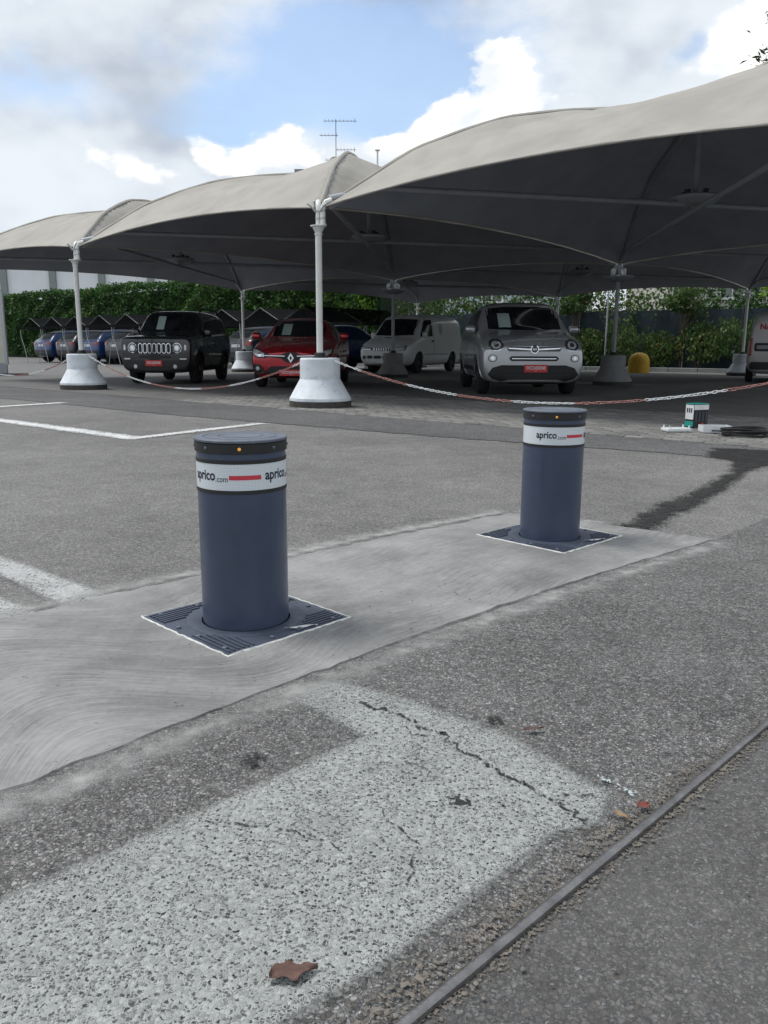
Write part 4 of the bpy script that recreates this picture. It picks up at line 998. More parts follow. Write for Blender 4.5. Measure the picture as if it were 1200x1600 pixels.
# --- red hatchback
rc = [(0.03, .26, .60, .70, .45, .68, .66, .50, .70, .72), (.10, .21, .70, .80, .45, .78, .70, .58, .765, .79), (.28, .19, .78, .85, .48, .82, .76, .62, .83, .865), (.65, .19, .80, .865, .52, .835, .84, .66, .91, .945), (1.02, .19, .80, .865, .54, .84, .90, .69, .97, 1.005),
      (1.15, .19, .80, .865, .55, .84, .92, .68, 1.03, 1.06), (1.72, .19, .80, .865, .56, .84, .95, .57, 1.36, 1.395), (1.90, .19, .80, .865, .56, .84, .95, .56, 1.39, 1.435), (2.4, .19, .80, .865, .56, .845, .96, .56, 1.40, 1.45), (3.1, .19, .80, .865, .56, .85, .98, .55, 1.37, 1.42), (3.55, .2, .80, .865, .56, .85, .99, .54, 1.28, 1.33),
      (3.88, .24, .78, .85, .56, .83, .97, .62, 1.02, 1.05), (4.0, .28, .74, .82, .55, .80, .92, .64, .96, .98), (4.05, .34, .66, .74, .53, .72, .84, .6, .88, .9)]
C = Car('parked_car', 'red hatchback with diamond badge, behind the nearest pole base', 'car', rc, 'paint_red', (.82, 3.41), .305, .865, (-1.99, 17.35, .012), R(-2), group='cars parked under the canopies')
for sx in (-1, 1):
    q = lambda a, b: (min(sx * a, sx * b), max(sx * a, sx * b))
    up = [(.40, .655), (.50, .70), (.66, .765), (.80, .80)]; lo = [(.40, .635), (.52, .595), (.68, .60), (.80, .68)]
    f = lambda L: sorted([(sx * x, z) for x, z in L])
    hl = C.front('headlight', (f(up), f(lo)), 'black_plastic', off=.008)
    C.front('lens', (f([(.53, .69), (.66, .745), (.785, .78)]), f([(.53, .62), (.66, .62), (.785, .70)])), 'clear_lens', parent=hl, off=.012)
    C.front('projector', C.circ(sx * .62, .665, .04), 'chrome', parent=hl, off=.016)
    fg = C.front('fog_housing', (f([(.55, .40), (.62, .47), (.76, .48)]), f([(.55, .33), (.64, .30), (.76, .36)])), 'black_plastic', off=.012)
    C.front('fog_light', C.circ(sx * .67, .395, .04), 'clear_lens', parent=fg, off=.018)
    C.front('fog_trim', (f([(.54, .335), (.64, .30), (.74, .345)]), f([(.54, .315), (.64, .282), (.74, .328)])), 'chrome', parent=fg, off=.018, nz=2)
gr_ = C.front('upper_grille', ([(-.52, .655), (-.2, .665), (-.09, .705), (0, .72), (.09, .705), (.2, .665), (.52, .655)], [(-.52, .63), (-.2, .59), (-.1, .52), (0, .49), (.1, .52), (.2, .59), (.52, .63)]), 'black_plastic', off=.01, nx=30)
for sx in (-1, 1): C.front('chrome_strip', (sorted([(sx * .12, .645), (sx * .52, .652)]), sorted([(sx * .12, .628), (sx * .52, .640)])), 'chrome', parent=gr_, off=.016, nz=2)
bd = C.front('diamond_badge', ([(-.062, .60), (0, .695), (.062, .60)], [(-.062, .60), (0, .505), (.062, .60)]), 'chrome', off=.022, nx=9)
C.front('badge_opening', ([(-.026, .60), (0, .642), (.026, .60)], [(-.026, .60), (0, .558), (.026, .60)]), 'black_plastic', parent=bd, off=.026, nx=7)
C.front('lower_grille', ([(-.52, .34), (-.40, .44), (.40, .44), (.52, .34)], [(-.52, .30), (-.42, .26), (.42, .26), (.52, .30)]), 'black_rubber', off=.008)
C.front('chin_strip', C.rect(-.62, .62, .215, .25, .01), 'black_plastic', off=.01, nz=2)
C.plate(.0, .315, .46, .12)
C.wind([(-.55, 1.35), (0, 1.39), (.55, 1.35)], [(-.66, 1.045), (0, 1.02), (.66, 1.045)], [(-.36, -.17, 1.06, 1.30)])
C.side('side_window', [(1.42, 1.0), (1.80, 1.30), (2.45, 1.34)], [(1.42, .985), (2.45, 1.0)], 'car_glass', off=.004)
C.side('side_window', [(2.53, 1.34), (3.1, 1.29), (3.3, 1.2)], [(2.53, 1.0), (3.3, 1.05)], 'car_glass', off=.004)
C.wheels('dark_rim', 5, .2); C.arches('paint_red', .025); C.mirror(1.38, 1.04, .84, 'paint_red', (.19, .12, .14))

# --- silver rounded people carrier
rf = [(0.03, .25, .72, .80, .45, .78, .76, .60, .84, .86), (.08, .21, .79, .865, .45, .84, .81, .68, .90, .925), (.24, .19, .81, .89, .48, .87, .88, .73, .965, .995), (.62, .19, .82, .90, .52, .88, .96, .76, 1.04, 1.075), (.95, .19, .82, .90, .55, .885, 1.0, .78, 1.09, 1.13),
      (1.06, .19, .82, .90, .55, .885, 1.02, .77, 1.15, 1.18), (1.56, .19, .82, .90, .57, .885, 1.05, .70, 1.56, 1.59), (1.72, .19, .82, .90, .57, .885, 1.06, .695, 1.61, 1.65), (2.3, .19, .82, .90, .57, .885, 1.07, .70, 1.63, 1.675), (3.2, .19, .82, .90, .57, .885, 1.08, .69, 1.61, 1.655), (3.75, .2, .82, .895, .57, .88, 1.08, .67, 1.54, 1.58),
      (4.0, .24, .80, .88, .57, .86, 1.04, .72, 1.12, 1.15), (4.1, .28, .76, .84, .55, .82, .98, .70, 1.02, 1.04), (4.14, .34, .68, .76, .53, .74, .88, .62, .92, .94)]
C = Car('parked_car', 'silver rounded people carrier with four round lamps and red plate', 'car', rf, 'paint_silver', (.86, 3.47), .325, .89, (2.74, 15.0, .012), R(0.5), group='cars parked under the canopies')
for sx in (-1, 1):
    f = lambda L: sorted([(sx * x, z) for x, z in L])
    C.lamp(sx * .645, .865, .125, .105)
    h2 = C.front('lower_lamp', C.circ(sx * .70, .64, .075, .062), 'black_plastic', off=.009); C.front('lens', C.circ(sx * .70, .64, .06, .05), 'clear_lens', parent=h2, off=.014); C.front('bulb', C.circ(sx * .70, .64, .025), 'chrome', parent=h2, off=.018)
    C.front('chrome_whisker', (f([(.07, .80), (.44, .815)]), f([(.07, .775), (.44, .80)])), 'chrome', off=.012, nz=2)
C.front('whisker_recess', C.rect(-.46, .46, .755, .835, .03), 'dark_rim', off=.004)
bd = C.front('round_badge', C.circ(0, .79, .072), 'chrome', off=.022); C.front('badge_face', C.circ(0, .79, .056), 'dark_rim', parent=bd, off=.026)
tv, tf = text_geo('FIAT', .042, .001); x0, x1 = width(tv); hb, _ = C.hit('f', 0, .79)
MB().add([((a[0] - (x0 + x1) / 2) * .88, hb.y - .030, .775 + a[1]) for a in tv], tf).build('lettering', 'chrome', bd)
us = C.front('upper_slot', C.rect(-.42, .42, .595, .675, .035), 'black_rubber', off=.008); C.front('slot_bar', C.rect(-.38, .38, .627, .643, .005), 'chrome', parent=us, off=.013, nz=2)
lg = C.front('lower_grille', ([(-.77, .38), (-.70, .48), (-.55, .525), (.55, .525), (.70, .48), (.77, .38)], [(-.77, .36), (-.70, .29), (-.55, .25), (-.42, .28), (.42, .28), (.55, .25), (.70, .29), (.77, .36)]), 'black_rubber', off=.008, nx=30)
for z in (.36, .43): C.front('grille_bar', C.rect(-.62, .62, z - .008, z + .008, .004), 'black_plastic', parent=lg, off=.014, nz=2)
C.plate(.03, .47, .40, .13)
C.front('chin', C.rect(-.60, .60, .205, .235, .01), 'black_plastic', off=.01, nz=2)
C.wind([(-.655, 1.53), (-.3, 1.565), (.3, 1.565), (.655, 1.53)], [(-.745, 1.15), (0, 1.125), (.745, 1.15)], [(-.46, -.24, 1.18, 1.44)])
C.side('side_window', [(1.22, 1.12), (1.42, 1.22), (1.44, 1.23)], [(1.22, 1.10), (1.44, 1.11)], 'car_glass', off=.004, nx=5)
C.side('side_window', [(1.50, 1.25), (1.75, 1.50), (2.42, 1.53)], [(1.50, 1.12), (2.42, 1.13)], 'car_glass', off=.004)
C.side('side_window', [(2.50, 1.53), (3.3, 1.49)], [(2.50, 1.13), (3.3, 1.15)], 'car_glass', off=.004)
C.side('door_moulding', [(1.3, .48), (3.05, .48)], [(1.3, .40), (3.05, .40)], 'black_plastic', off=.012, nz=2)
C.side('door_seam', [(1.28, 1.08), (1.292, 1.08)], [(1.28, .28), (1.292, .28)], 'black_rubber', nx=2, nz=8, off=.002)
C.side('door_seam', [(2.45, 1.1), (2.462, 1.1)], [(2.45, .28), (2.462, .28)], 'black_rubber', nx=2, nz=8, off=.002)
C.side('sill_trim', [(1.3, .29), (3.05, .29)], [(1.3, .25), (3.05, .25)], 'chrome', off=.008, nz=2)
roof = []
C.wheels('dark_rim', 6, .21); C.arches('paint_silver', .025); C.mirror(1.30, 1.15, .85, 'paint_silver', (.19, .12, .13))
rt = MB(); vs = []
ys = np.linspace(1.68, 3.7, 18); xs = np.linspace(-.60, .60, 13)
for y in ys:
    for x in xs:
        h = C.bvh.ray_cast(Vector((x, y, 4)), Vector((0, 0, -1)))[0]; vs.append(h + Vector((0, 0, .006)))
rt.add(vs, [(i * 13 + k, i * 13 + k + 1, (i + 1) * 13 + k + 1, (i + 1) * 13 + k) for i in range(17) for k in range(12)]).build('roof_panel', 'paint_black', C.root, 60)

# --- white van, three quarter view
rv_ = [(0.03, .30, .66, .76, .5, .76, .74, .6, .80, .82), (.10, .25, .78, .86, .5, .84, .80, .66, .88, .91), (.35, .22, .84, .905, .52, .88, .92, .74, .99, 1.02), (.72, .22, .85, .91, .55, .89, 1.04, .76, 1.11, 1.14), (.86, .22, .85, .91, .55, .89, 1.06, .76, 1.17, 1.20), (1.48, .22, .85, .91, .56, .89, 1.12, .76, 1.76, 1.80), (1.70, .22, .85, .91, .56, .89, 1.13, .79, 1.84, 1.885),
       (2.3, .22, .85, .91, .56, .89, 1.14, .81, 1.875, 1.925), (4.0, .22, .85, .91, .56, .89, 1.14, .81, 1.865, 1.915), (4.5, .24, .85, .905, .56, .885, 1.14, .81, 1.84, 1.88), (4.66, .28, .82, .89, .56, .87, 1.12, .80, 1.78, 1.82), (4.70, .34, .74, .86, .55, .84, 1.08, .78, 1.70, 1.74)]
C = Car('parked_van', 'white van with bonnet scoop and dark side window, half hidden by grey pole', 'van', rv_, 'paint_white', (.92, 3.75), .33, .91, (-.10, 28.3, .012), R(-27), group='vans under the canopies')
for sx in (-1, 1):
    f = lambda L: sorted([(sx * x, z) for x, z in L])
    h = C.front('headlight', (f([(.33, .80), (.6, .84), (.80, .88)]), f([(.33, .73), (.6, .70), (.80, .74)])), 'black_plastic', off=.008); C.front('lens', (f([(.40, .79), (.6, .825), (.77, .86)]), f([(.40, .74), (.6, .715), (.77, .755)])), 'clear_lens', parent=h, off=.012)
    C.front('fog_recess', C.circ(sx * .66, .50, .07, .06), 'black_plastic', off=.01)
gr_ = C.front('grille', C.rect(-.30, .30, .70, .80, .02), 'black_rubber', off=.008)
for k in range(7): C.front('grille_bar', C.rect(-.28 + k * .085, -.265 + k * .085, .705, .795, .004), 'chrome', parent=gr_, off=.013, nx=2, nz=3)
for x0, x1 in ((-.55, -.34), (-.30, -.02), (.02, .30), (.34, .55)): C.front('bumper_opening', C.rect(x0, x1, .46, .56, .03), 'black_rubber', off=.008, nx=8)
C.wind([(-.69, 1.72), (0, 1.76), (.69, 1.72)], [(-.75, 1.22), (0, 1.185), (.75, 1.22)])
C.side('side_window', [(1.15, 1.22), (1.55, 1.70), (2.05, 1.74)], [(1.15, 1.17), (2.05, 1.19)], 'car_glass', off=.004)
C.side('door_handle', [(1.92, 1.06), (2.06, 1.06)], [(1.92, 1.0), (2.06, 1.0)], 'black_plastic', nx=4, nz=2, off=.02)
C.side('door_seam', [(2.12, 1.78), (2.135, 1.78)], [(2.12, .35), (2.135, .35)], 'black_rubber', nx=2, nz=10, off=.002)
C.side('round_emblem', *C.circ(2.75, 1.45, .15, .2), 'grey_metal', off=.003, nx=10)
C.side('rub_strip', [(1.4, .62), (3.3, .62)], [(1.4, .58), (3.3, .58)], 'grey_metal', nz=2, off=.01)
sc_ = MB().bbox((0, .60, 1.12), (.40, .22, .05), .02).build('bonnet_scoop', 'paint_white', C.root, 50)
MB().box((0, .487, 1.125), (.33, .012, .03)).build('scoop_mouth', 'black_rubber', sc_)
C.wheels('dark_rim', 6, .2); C.arches('paint_white', .03); C.mirror(1.22, 1.22, .86, 'paint_white', (.17, .11, .2))

# --- white van at the right edge, seen from behind
C = Car('parked_van', 'white van seen from behind with red lettering at the right edge', 'van', rv_, 'paint_white_dirty', (.92, 3.75), .33, .91, (12.25, 25.5, .012), R(155.8), group='vans under the canopies', scale=.98)
tv, tf = text_geo('NAT', .20, .009); x0, x1 = width(tv); hv = [C.hit('b', x, 1.42)[0].y for x in (-.6, 0, .6)]
lt = MB().add([(.62 - a[0] + x0, max(hv) + .02 - .02, 1.42 + a[1] + 0 * a[0]) for a in tv], tf)
lt.v = [(x, C.hit('b', max(-.8, min(.8, x)), z)[0].y + .006, z) for x, y, z in lt.v]; lt.build('lettering', 'red_print', C.root)
C.patch('door_gap', 'b', [(-.008, 1.72), (.008, 1.72)], [(-.008, .5), (.008, .5)], 'black_rubber', nx=2, nz=10, off=.002)
C.patch('plate_recess', 'b', *C.rect(.18, .72, .84, 1.06, .03), 'black_plastic', off=.006); C.patch('licence_plate', 'b', *C.rect(.24, .66, .90, 1.0, .01), 'grey_metal', off=.012)
for sx in (-1, 1): C.patch('tail_light', 'b', *C.rect(min(sx * .76, sx * .85), max(sx * .76, sx * .85), .72, 1.2, .02), 'tail_red', off=.01, nx=5)
C.patch('bumper', 'b', *C.rect(-.80, .80, .36, .56, .04), 'black_plastic', off=.03)
C.wheels('dark_rim', 6, .2)

# --- compact sport utility cars by the hedge, seen from behind
rs = [(0.03, .30, .66, .76, .5, .76, .84, .6, .90, .92), (.12, .25, .78, .87, .52, .85, .92, .68, 1.0, 1.03), (.6, .23, .82, .905, .55, .88, 1.0, .72, 1.07, 1.11), (1.15, .23, .82, .905, .57, .885, 1.04, .72, 1.16, 1.19), (1.75, .23, .82, .905, .58, .885, 1.08, .62, 1.55, 1.58), (2.2, .23, .82, .905, .58, .885, 1.09, .62, 1.60, 1.645), (3.2, .23, .82, .905, .58, .885, 1.11, .61, 1.56, 1.61), (3.75, .24, .82, .905, .58, .885, 1.12, .59, 1.46, 1.51),
      (4.05, .27, .81, .89, .58, .875, 1.09, .68, 1.18, 1.21), (4.2, .30, .78, .87, .58, .85, 1.03, .70, 1.07, 1.09), (4.26, .36, .70, .78, .56, .76, .95, .64, 1.0, 1.02)]
C = Car('parked_car', 'x', 'car', rs, 'paint_blue', (.86, 3.5), .34, .905, (0, 0, 0), 0, group='cars parked along the hedge')
C.patch('rear_window', 'b', [(-.56, 1.44), (0, 1.46), (.56, 1.44)], [(-.66, 1.16), (0, 1.13), (.66, 1.16)], 'car_glass', off=.004)
C.patch('roof_spoiler', 'b', *C.rect(-.6, .6, 1.46, 1.51, .02), 'black_plastic', off=.05, nz=2)
for sx in (-1, 1): C.patch('tail_light', 'b', *C.rect(min(sx * .52, sx * .84), max(sx * .52, sx * .84), .86, 1.02, .04), 'tail_red', off=.012)
C.patch('rear_bumper', 'b', [(-.82, .62), (.82, .62)], [(-.82, .34), (.82, .34)], 'black_plastic', off=.014)
pr = C.patch('licence_plate', 'b', *C.rect(-.24, .24, .80, .91, .01), 'white_plastic', off=.012, nx=4, nz=2)
C.side('side_window', [(1.5, 1.15), (1.9, 1.48), (2.5, 1.53)], [(1.5, 1.12), (2.5, 1.15)], 'blue_glass', off=.004)
C.side('side_window', [(2.58, 1.53), (3.3, 1.48), (3.7, 1.34)], [(2.58, 1.15), (3.7, 1.22)], 'blue_glass', off=.004)
C.side('sill_cladding', [(1.25, .42), (3.1, .42)], [(1.25, .30), (3.1, .30)], 'black_plastic', off=.012)
C.arches('black_plastic', .06); C.wheels('dark_rim', 5, .22); C.mirror(1.5, 1.15, .86, 'black_plastic', (.18, .12, .15))
suv0 = C.root
SV = [('blue car at the left end of the row along the hedge', 'paint_blue', 0), ('grey car between two blue cars near the left end of the hedge row', 'paint_grey', 1), ('second blue car from the left along the hedge', 'paint_blue', 2), ('second grey car along the hedge, just left of the black car', 'paint_grey', 3),
      ('grey car along the hedge showing between black car and red car', 'paint_grey', 6.75), ('dark blue car along the hedge, mostly hidden behind the red car', 'paint_blue', 8.3)]
SV0 = np.array((-19.0, 45.4)); SVD = np.array((1.91, -1.725)); vdir = Vv / np.linalg.norm(Vv); svrz = math.atan2(vdir[1], vdir[0]) - math.pi / 2 + math.pi
protos = {'paint_blue': suv0}
for n_, (lab, pm_, k) in enumerate(SV):
    r = suv0 if n_ == 0 else copy_tree(suv0)
    for ch in r.children:
        if ch.name.startswith('body') and pm_ != 'paint_blue':
            if pm_ not in protos:
                me = ch.data.copy(); me.materials[0] = MATS[pm_]; protos[pm_] = me
            ch.data = protos[pm_]
    p = SV0 + SVD * k + vdir * 4.25 * CS; r.location = (float(p[0]), float(p[1]), .012); r.rotation_euler = (0, 0, svrz); r['label'] = lab

# black shade-net roofs over the hedge row, one pitched bay per car
def shade(label, k):
    c = SV0 + SVD * k + vdir * 1.9; root = empty('shade_net', (float(c[0]), float(c[1]), .012), svrz); tag(root, label, 'shade net', 'black net shades over the hedge row')
    hw, zr, ze, y0, y1 = 1.27, 2.36, 1.78, -2.4, 2.4
    mb = MB(); vs = []
    n = 8; q = np.linspace(-1, 1, 2 * n + 1); rowsn = 6
    for j in range(rowsn + 1):
        y = y0 + (y1 - y0) * j / rowsn
        for a in q: vs.append((a * hw, y, zr - (zr - ze) * abs(a) - .10 * math.sin(math.pi * abs(a)) * (1 if 0 < j < rowsn else .6)))
    m_ = 2 * n + 1; fs = [(j * m_ + i, j * m_ + i + 1, (j + 1) * m_ + i + 1, (j + 1) * m_ + i) for j in range(rowsn) for i in range(2 * n)]
    net = mb.add(vs, fs).build('net', 'black_net', root)
    for y in (y0, y1):
        MB().tube([(-hw + .02, y, ze - .02), (0, y, zr), (hw - .02, y, ze - .02)], .016, 6).build('gable_tube', 'dark_metal', root, 60)
        MB().box((0, y + .03, (ze + .06)), (2 * hw - .2, .01, .12)).build('net_edge', 'black_net', root)
    for sx in (-1, 1):
        MB().tube([(sx * (hw - .03), y1, ze), (sx * (hw - .05), y1, ze - .42), (sx * (hw - .38), y1 + .02, ze - .95), (sx * (hw - .62), y1, .0)], .02, 6).build('post', 'grey_metal', root, 60)
        MB().tube([(sx * (hw - .03), y0, ze), (sx * (hw - .05), y0, .0)], .02, 6).build('post', 'grey_metal', root, 60)
SHL = ['leftmost black net shade over the first blue car', 'black net shade over the first grey car', 'black net shade over the second blue car', 'black net shade over the second grey car', 'black net shade peaking left above the black car', 'black net shade behind the roof of the black car', 'black net shade right above the black car roof', 'black net shade between the black car and the red car', 'black net shade left behind the red car', 'rightmost black net shade with bent tube leg beside red car']
for k, lab in enumerate(SHL): shade(lab, k * .95)

# ------------------------------------------------------------------ hedge, fence, planting
def leaf_mesh(name, P, size, tint, mat, parent=None, up=.35, asp=.55, kind=None):
    """many small folded leaf-shaped faces at the points P"""
    n = len(P); P = np.asarray(P); size = np.broadcast_to(size, n)
    d = RNG.normal(size=(n, 3)); size = size * RNG.uniform(.55, 1.35, n); d[:, 2] = d[:, 2] * .7 + up; d /= np.linalg.norm(d, axis=1)[:, None]
    e = RNG.normal(size=(n, 3)); e -= (e * d).sum(1)[:, None] * d; e /= np.linalg.norm(e, axis=1)[:, None]
    L = size[:, None] * RNG.uniform(.7, 1.3, (n, 1)); Wd = L * asp; nn = np.cross(d, e)
    a = P - d * L * .5; b = P + e * Wd * .5 + nn * L * .08; c = P + d * L * .5; f = P - e * Wd * .5 + nn * L * .08
    V = np.stack([a, b, c, f], 1).reshape(-1, 3); F = np.arange(4 * n).reshape(n, 4)
    me = bpy.data.meshes.new(name); me.vertices.add(4 * n); me.vertices.foreach_set('co', V.ravel())
    me.loops.add(4 * n); me.loops.foreach_set('vertex_index', F.ravel().astype(np.int32)); me.polygons.add(n); me.polygons.foreach_set('loop_start', (np.arange(n) * 4).astype(np.int32))
    me.update(calc_edges=True); fattr(me, 'tint', np.repeat(np.clip(tint, 0, 1), 4)); me.materials.append(MATS[mat])
    o = link(bpy.data.objects.new(name, me), parent)
    if kind: o['kind'] = kind
    return o
def noise2(x, y, seed=0):
    r = np.random.default_rng(seed); z = np.zeros_like(x)
    for k in range(7):
        fx, fy, ph = r.normal(0, 1.1 * (1 + k * .5), 1)[0], r.normal(0, 1.1 * (1 + k * .5), 1)[0], r.uniform(0, 6.28); z = z + np.sin(x * fx + y * fy + ph) / (1 + k * .35)
    return z / 3
HB = SV0 + SVD * 0 + vdir * 8.2                 # a point on the hedge's near face
hd_ = SVD / np.linalg.norm(SVD)
def hedge(label, a0, a1, h0, depth, n, mat, size, seed):
    root = empty('clipped_hedge', (float((HB + hd_ * (a0 + a1) / 2)[0]), float((HB + hd_ * (a0 + a1) / 2)[1]), 0)); tag(root, label, 'hedge')
    off = np.array([root.location.x, root.location.y, 0])
    A = RNG.uniform(a0, a1, n); topf = RNG.random(n) < .22
    hh = h0 + .22 * noise2(A * .55, A * 0, seed) + .10 * noise2(A * 2.2, A * 0, seed + 1)
    Z = np.where(topf, hh + RNG.normal(0, .10, n), RNG.uniform(.05, 1, n) * hh)
    N = np.where(topf, RNG.uniform(0, depth, n), .30 * noise2(A * 1.1, Z * 1.1, seed + 2) + .14 * noise2(A * 3.4, Z * 3.4, seed + 3) + np.abs(RNG.normal(0, .16, n)))
    P = np.stack([HB[0] + hd_[0] * A + vdir[0] * N, HB[1] + hd_[1] * A + vdir[1] * N, Z], 1) - off
    tint = .50 + .24 * noise2(A * .8, Z * .9, seed + 5) + .16 * noise2(A * 2.6, Z * 2.4, seed + 6) + .1 * np.clip(A / 18, -1, 1) + RNG.normal(0, .17, n) + .08 * (Z / h0)
    brown = noise2(A * 1.3, Z * 1.5, seed + 9) > 1.02; tint = np.where(brown & (RNG.random(n) < .6), .97, np.minimum(tint, .92))
    leaf_mesh('foliage', P, size, tint, mat, root, up=.5)
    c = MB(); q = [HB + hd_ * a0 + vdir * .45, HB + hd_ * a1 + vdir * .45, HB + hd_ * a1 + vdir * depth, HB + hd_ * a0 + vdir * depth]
    c.prism([tuple(x - off[:2]) for x in q], 0, h0 - .35); o = c.build('core_block', 'leaf_dark', root); fattr(o.data, 'tint', [.05] * len(o.data.vertices))  # solid dark core box added to block the view through the leaves
hedge('tall clipped green hedge behind the row of blue and grey cars', -34, 17.8, 4.75, 1.6, 56000, 'leaf_hedge', .21, 11)

# dark screened fence on the right with its kerb, shrubs and small trees
FA = np.array((-2.6, 43.2)); FB = np.array((19.5, 28.6)); fd = (FB - FA) / np.linalg.norm(FB - FA); fn = np.array((-fd[1], fd[0])); FL = float(np.linalg.norm(FB - FA))
def fp(a, n, z=0): q = FA + fd * a + fn * n; return (float(q[0]), float(q[1]), z)
fr = empty('screen_fence', fp(0, 0)); tag(fr, 'dark screened fence behind shrubs on the right', 'fence'); fo_ = Vector(fr.location)
npan = 12
for k in range(npan):
    a0, a1 = FL * k / npan, FL * (k + 1) / npan; vs = []; m_ = 8
    for i in range(m_ + 1):
        a = a0 + .03 + (a1 - a0 - .06) * i / m_
        for z in np.linspace(.12, 2.45 + .0 * i, 5): vs.append(Vector(fp(a, .02 * math.sin(i * 1.7 + k) * math.sin(z * 2), float(z))) - fo_)
    o = MB().add(vs, [(i * 5 + j, i * 5 + 5 + j, i * 5 + 6 + j, i * 5 + 1 + j) for i in range(m_) for j in range(4)]).build('screen', 'screen_net', fr); o.modifiers.new('thickness', 'SOLIDIFY').thickness = .02
    p = Vector(fp(a0, -.05)) - fo_; MB().tube([p, p + Vector((0, 0, 2.6))], .03, 6).build('post', 'dark_metal', fr)
kb = MB()
kr = empty('planting_kerb', fp(0, -1.9)); kr['kind'] = 'structure'
for k in range(24):
    a = FL * (k + .5) / 24; MB().bbox((0, 0, 0), (FL / 24 - .02, .14, .22), .015).build('kerb_stone', 'grey_concrete', kr)
    o = kr.children[-1]
for k, o in enumerate(kr.children):
    o.location = Vector(fp(FL * (k + .5) / 24, -1.9, .06)) - Vector(kr.location); o.rotation_euler = (0, 0, math.atan2(fd[1], fd[0]))
bed = MB(); bed.prism([fp(0, -1.8)[:2], fp(FL, -1.8)[:2], fp(FL, 0)[:2], fp(0, 0)[:2]], 0, .1); simple('soil', (.05, .04, .03), .95, 0, 0, .4, 5, bumpn=.8); S_(bed.build('planting_bed', 'soil'))
def shrub(label, x, y, h, r, n, mat, size, up=.6, name='shrub', z0=.08, tintc=.5):
    root = empty(name, (x, y, z0)); tag(root, label, 'shrub')
    k = max(4, int(r * 9)); cs_ = [(RNG.normal(0, r * .42), RNG.normal(0, r * .42), h * RNG.uniform(.35, .8)) for _ in range(k)]
    P = []; T = []
    for (cx, cy, cz) in cs_:
        m_ = n // k; q = RNG.normal(size=(m_, 3)); q /= np.linalg.norm(q, axis=1)[:, None]; q *= (RNG.uniform(.35, 1, m_) ** .5)[:, None] * np.array((r * .5, r * .5, h * .36)); P.append(q + np.array((cx, cy, cz))); T.append(np.full(m_, tintc + RNG.normal(0, .12)) + q[:, 2] / h * .3 + RNG.normal(0, .13, m_))
    P = np.concatenate(P); P[:, 2] = np.maximum(P[:, 2], .03)
    leaf_mesh('foliage', P, size, np.concatenate(T), mat, root, up=up)
    st = MB()
    for (cx, cy, cz) in cs_[:6]: st.tube([(cx * .1, cy * .1, -.08), (cx * .5, cy * .5, cz * .5), (cx, cy, cz)], [.02, .014, .006], 5)
    st.build('stems', 'bark', root)
SHR = [(.06, 'low bright shrub between the red car and the white van', 'leaf_bright', .95, 1.0), (.15, 'low shrub behind the white van bonnet', 'leaf_dark', 1.0, .9), (.40, 'spiky dark shrub just right of the silver car', 'leaf_hedge', 1.9, 1.0), (.475, 'feathery shrub behind the grey pole base', 'leaf_hedge', 1.7, .9), (.53, 'feathery shrub left of the yellow dome', 'leaf_laurel', 1.5, .9),
       (.585, 'feathery shrub directly behind the yellow dome', 'leaf_laurel', 1.9, .9), (.635, 'feathery shrub just right of the yellow dome', 'leaf_laurel', 1.6, .9), (.70, 'broad feathery shrub in the middle of the bed', 'leaf_laurel', 1.75, 1.1), (.765, 'shrub under the forked small tree', 'leaf_laurel', 1.8, 1.0), (.83, 'dark shrub left of the van with red lettering', 'leaf_hedge', 2.0, 1.0), (.90, 'shrub behind the van with red lettering', 'leaf_hedge', 1.8, 1.0)]
for (q, lab, mt, h, r) in SHR: x, y, _ = fp(FL * q, -1.05 + .3 * math.sin(q * 40)); shrub(lab, x, y, h, r, 1700, mt, .135, up=2.2)
def tree(label, x, y, h, cz, crx, crz, n, mat, size, name='small_tree', fork=.42, k=9, tintc=.5, tr=.06, cat='tree'):
    root = empty(name, (x, y, 0)); tag(root, label, cat)
    tk_ = MB(); zf = h * fork; tk_.tube([(0, 0, 0), (.03, .02, zf * .5), (0, .0, zf)], [tr, tr * .85, tr * .75], 7); limbs = []
    for i in range(k):
        a = 2.4 * i + RNG.uniform(0, .6); rr_ = crx * RNG.uniform(.35, .85); e = Vector((rr_ * math.cos(a), rr_ * math.sin(a), cz + crz * RNG.uniform(-.6, .75)))
        tk_.tube([(0, 0, zf * RNG.uniform(.85, 1)), (e.x * .45, e.y * .45, zf + (e.z - zf) * .55), e], [tr * .55, tr * .35, tr * .12], 5); limbs.append(e)
    tk_.build('trunk', 'bark', root, 60)
    P = []; T = []
    for e in limbs + [Vector((RNG.normal(0, crx * .3), RNG.normal(0, crx * .3), cz + crz * RNG.uniform(-.3, .8))) for _ in range(k)]:
        m_ = n // (2 * k); q = RNG.normal(size=(m_, 3)); q /= np.linalg.norm(q, axis=1)[:, None]; q *= (RNG.uniform(.2, 1, m_) ** .5)[:, None] * np.array((crx * .42, crx * .42, crz * .38)); P.append(q + np.array(e)); T.append(np.full(m_, tintc + RNG.normal(0, .13)) + q[:, 2] / crz * .4 + RNG.normal(0, .12, m_))
    leaf_mesh('crown', np.concatenate(P), size, np.concatenate(T), mat, root)
    return root
def tf_(q, n): x, y, _ = fp(FL * q, n); return x, y
tree('slim small tree with pale leaves left of the grey pole', *tf_(.505, -.7), 3.3, 2.75, .8, .75, 900, 'leaf_laurel', .17, tr=.045)
tree('slim tree with forked trunk right of the yellow dome', *tf_(.672, -.8), 3.4, 2.7, .9, .8, 1000, 'leaf_laurel', .17, tr=.05)
tree('small tree with Y shaped trunk and bright yellow green crown', *tf_(.815, -.9), 3.5, 3.0, 1.15, .62, 1300, 'leaf_bright', .18, tr=.06, fork=.5)
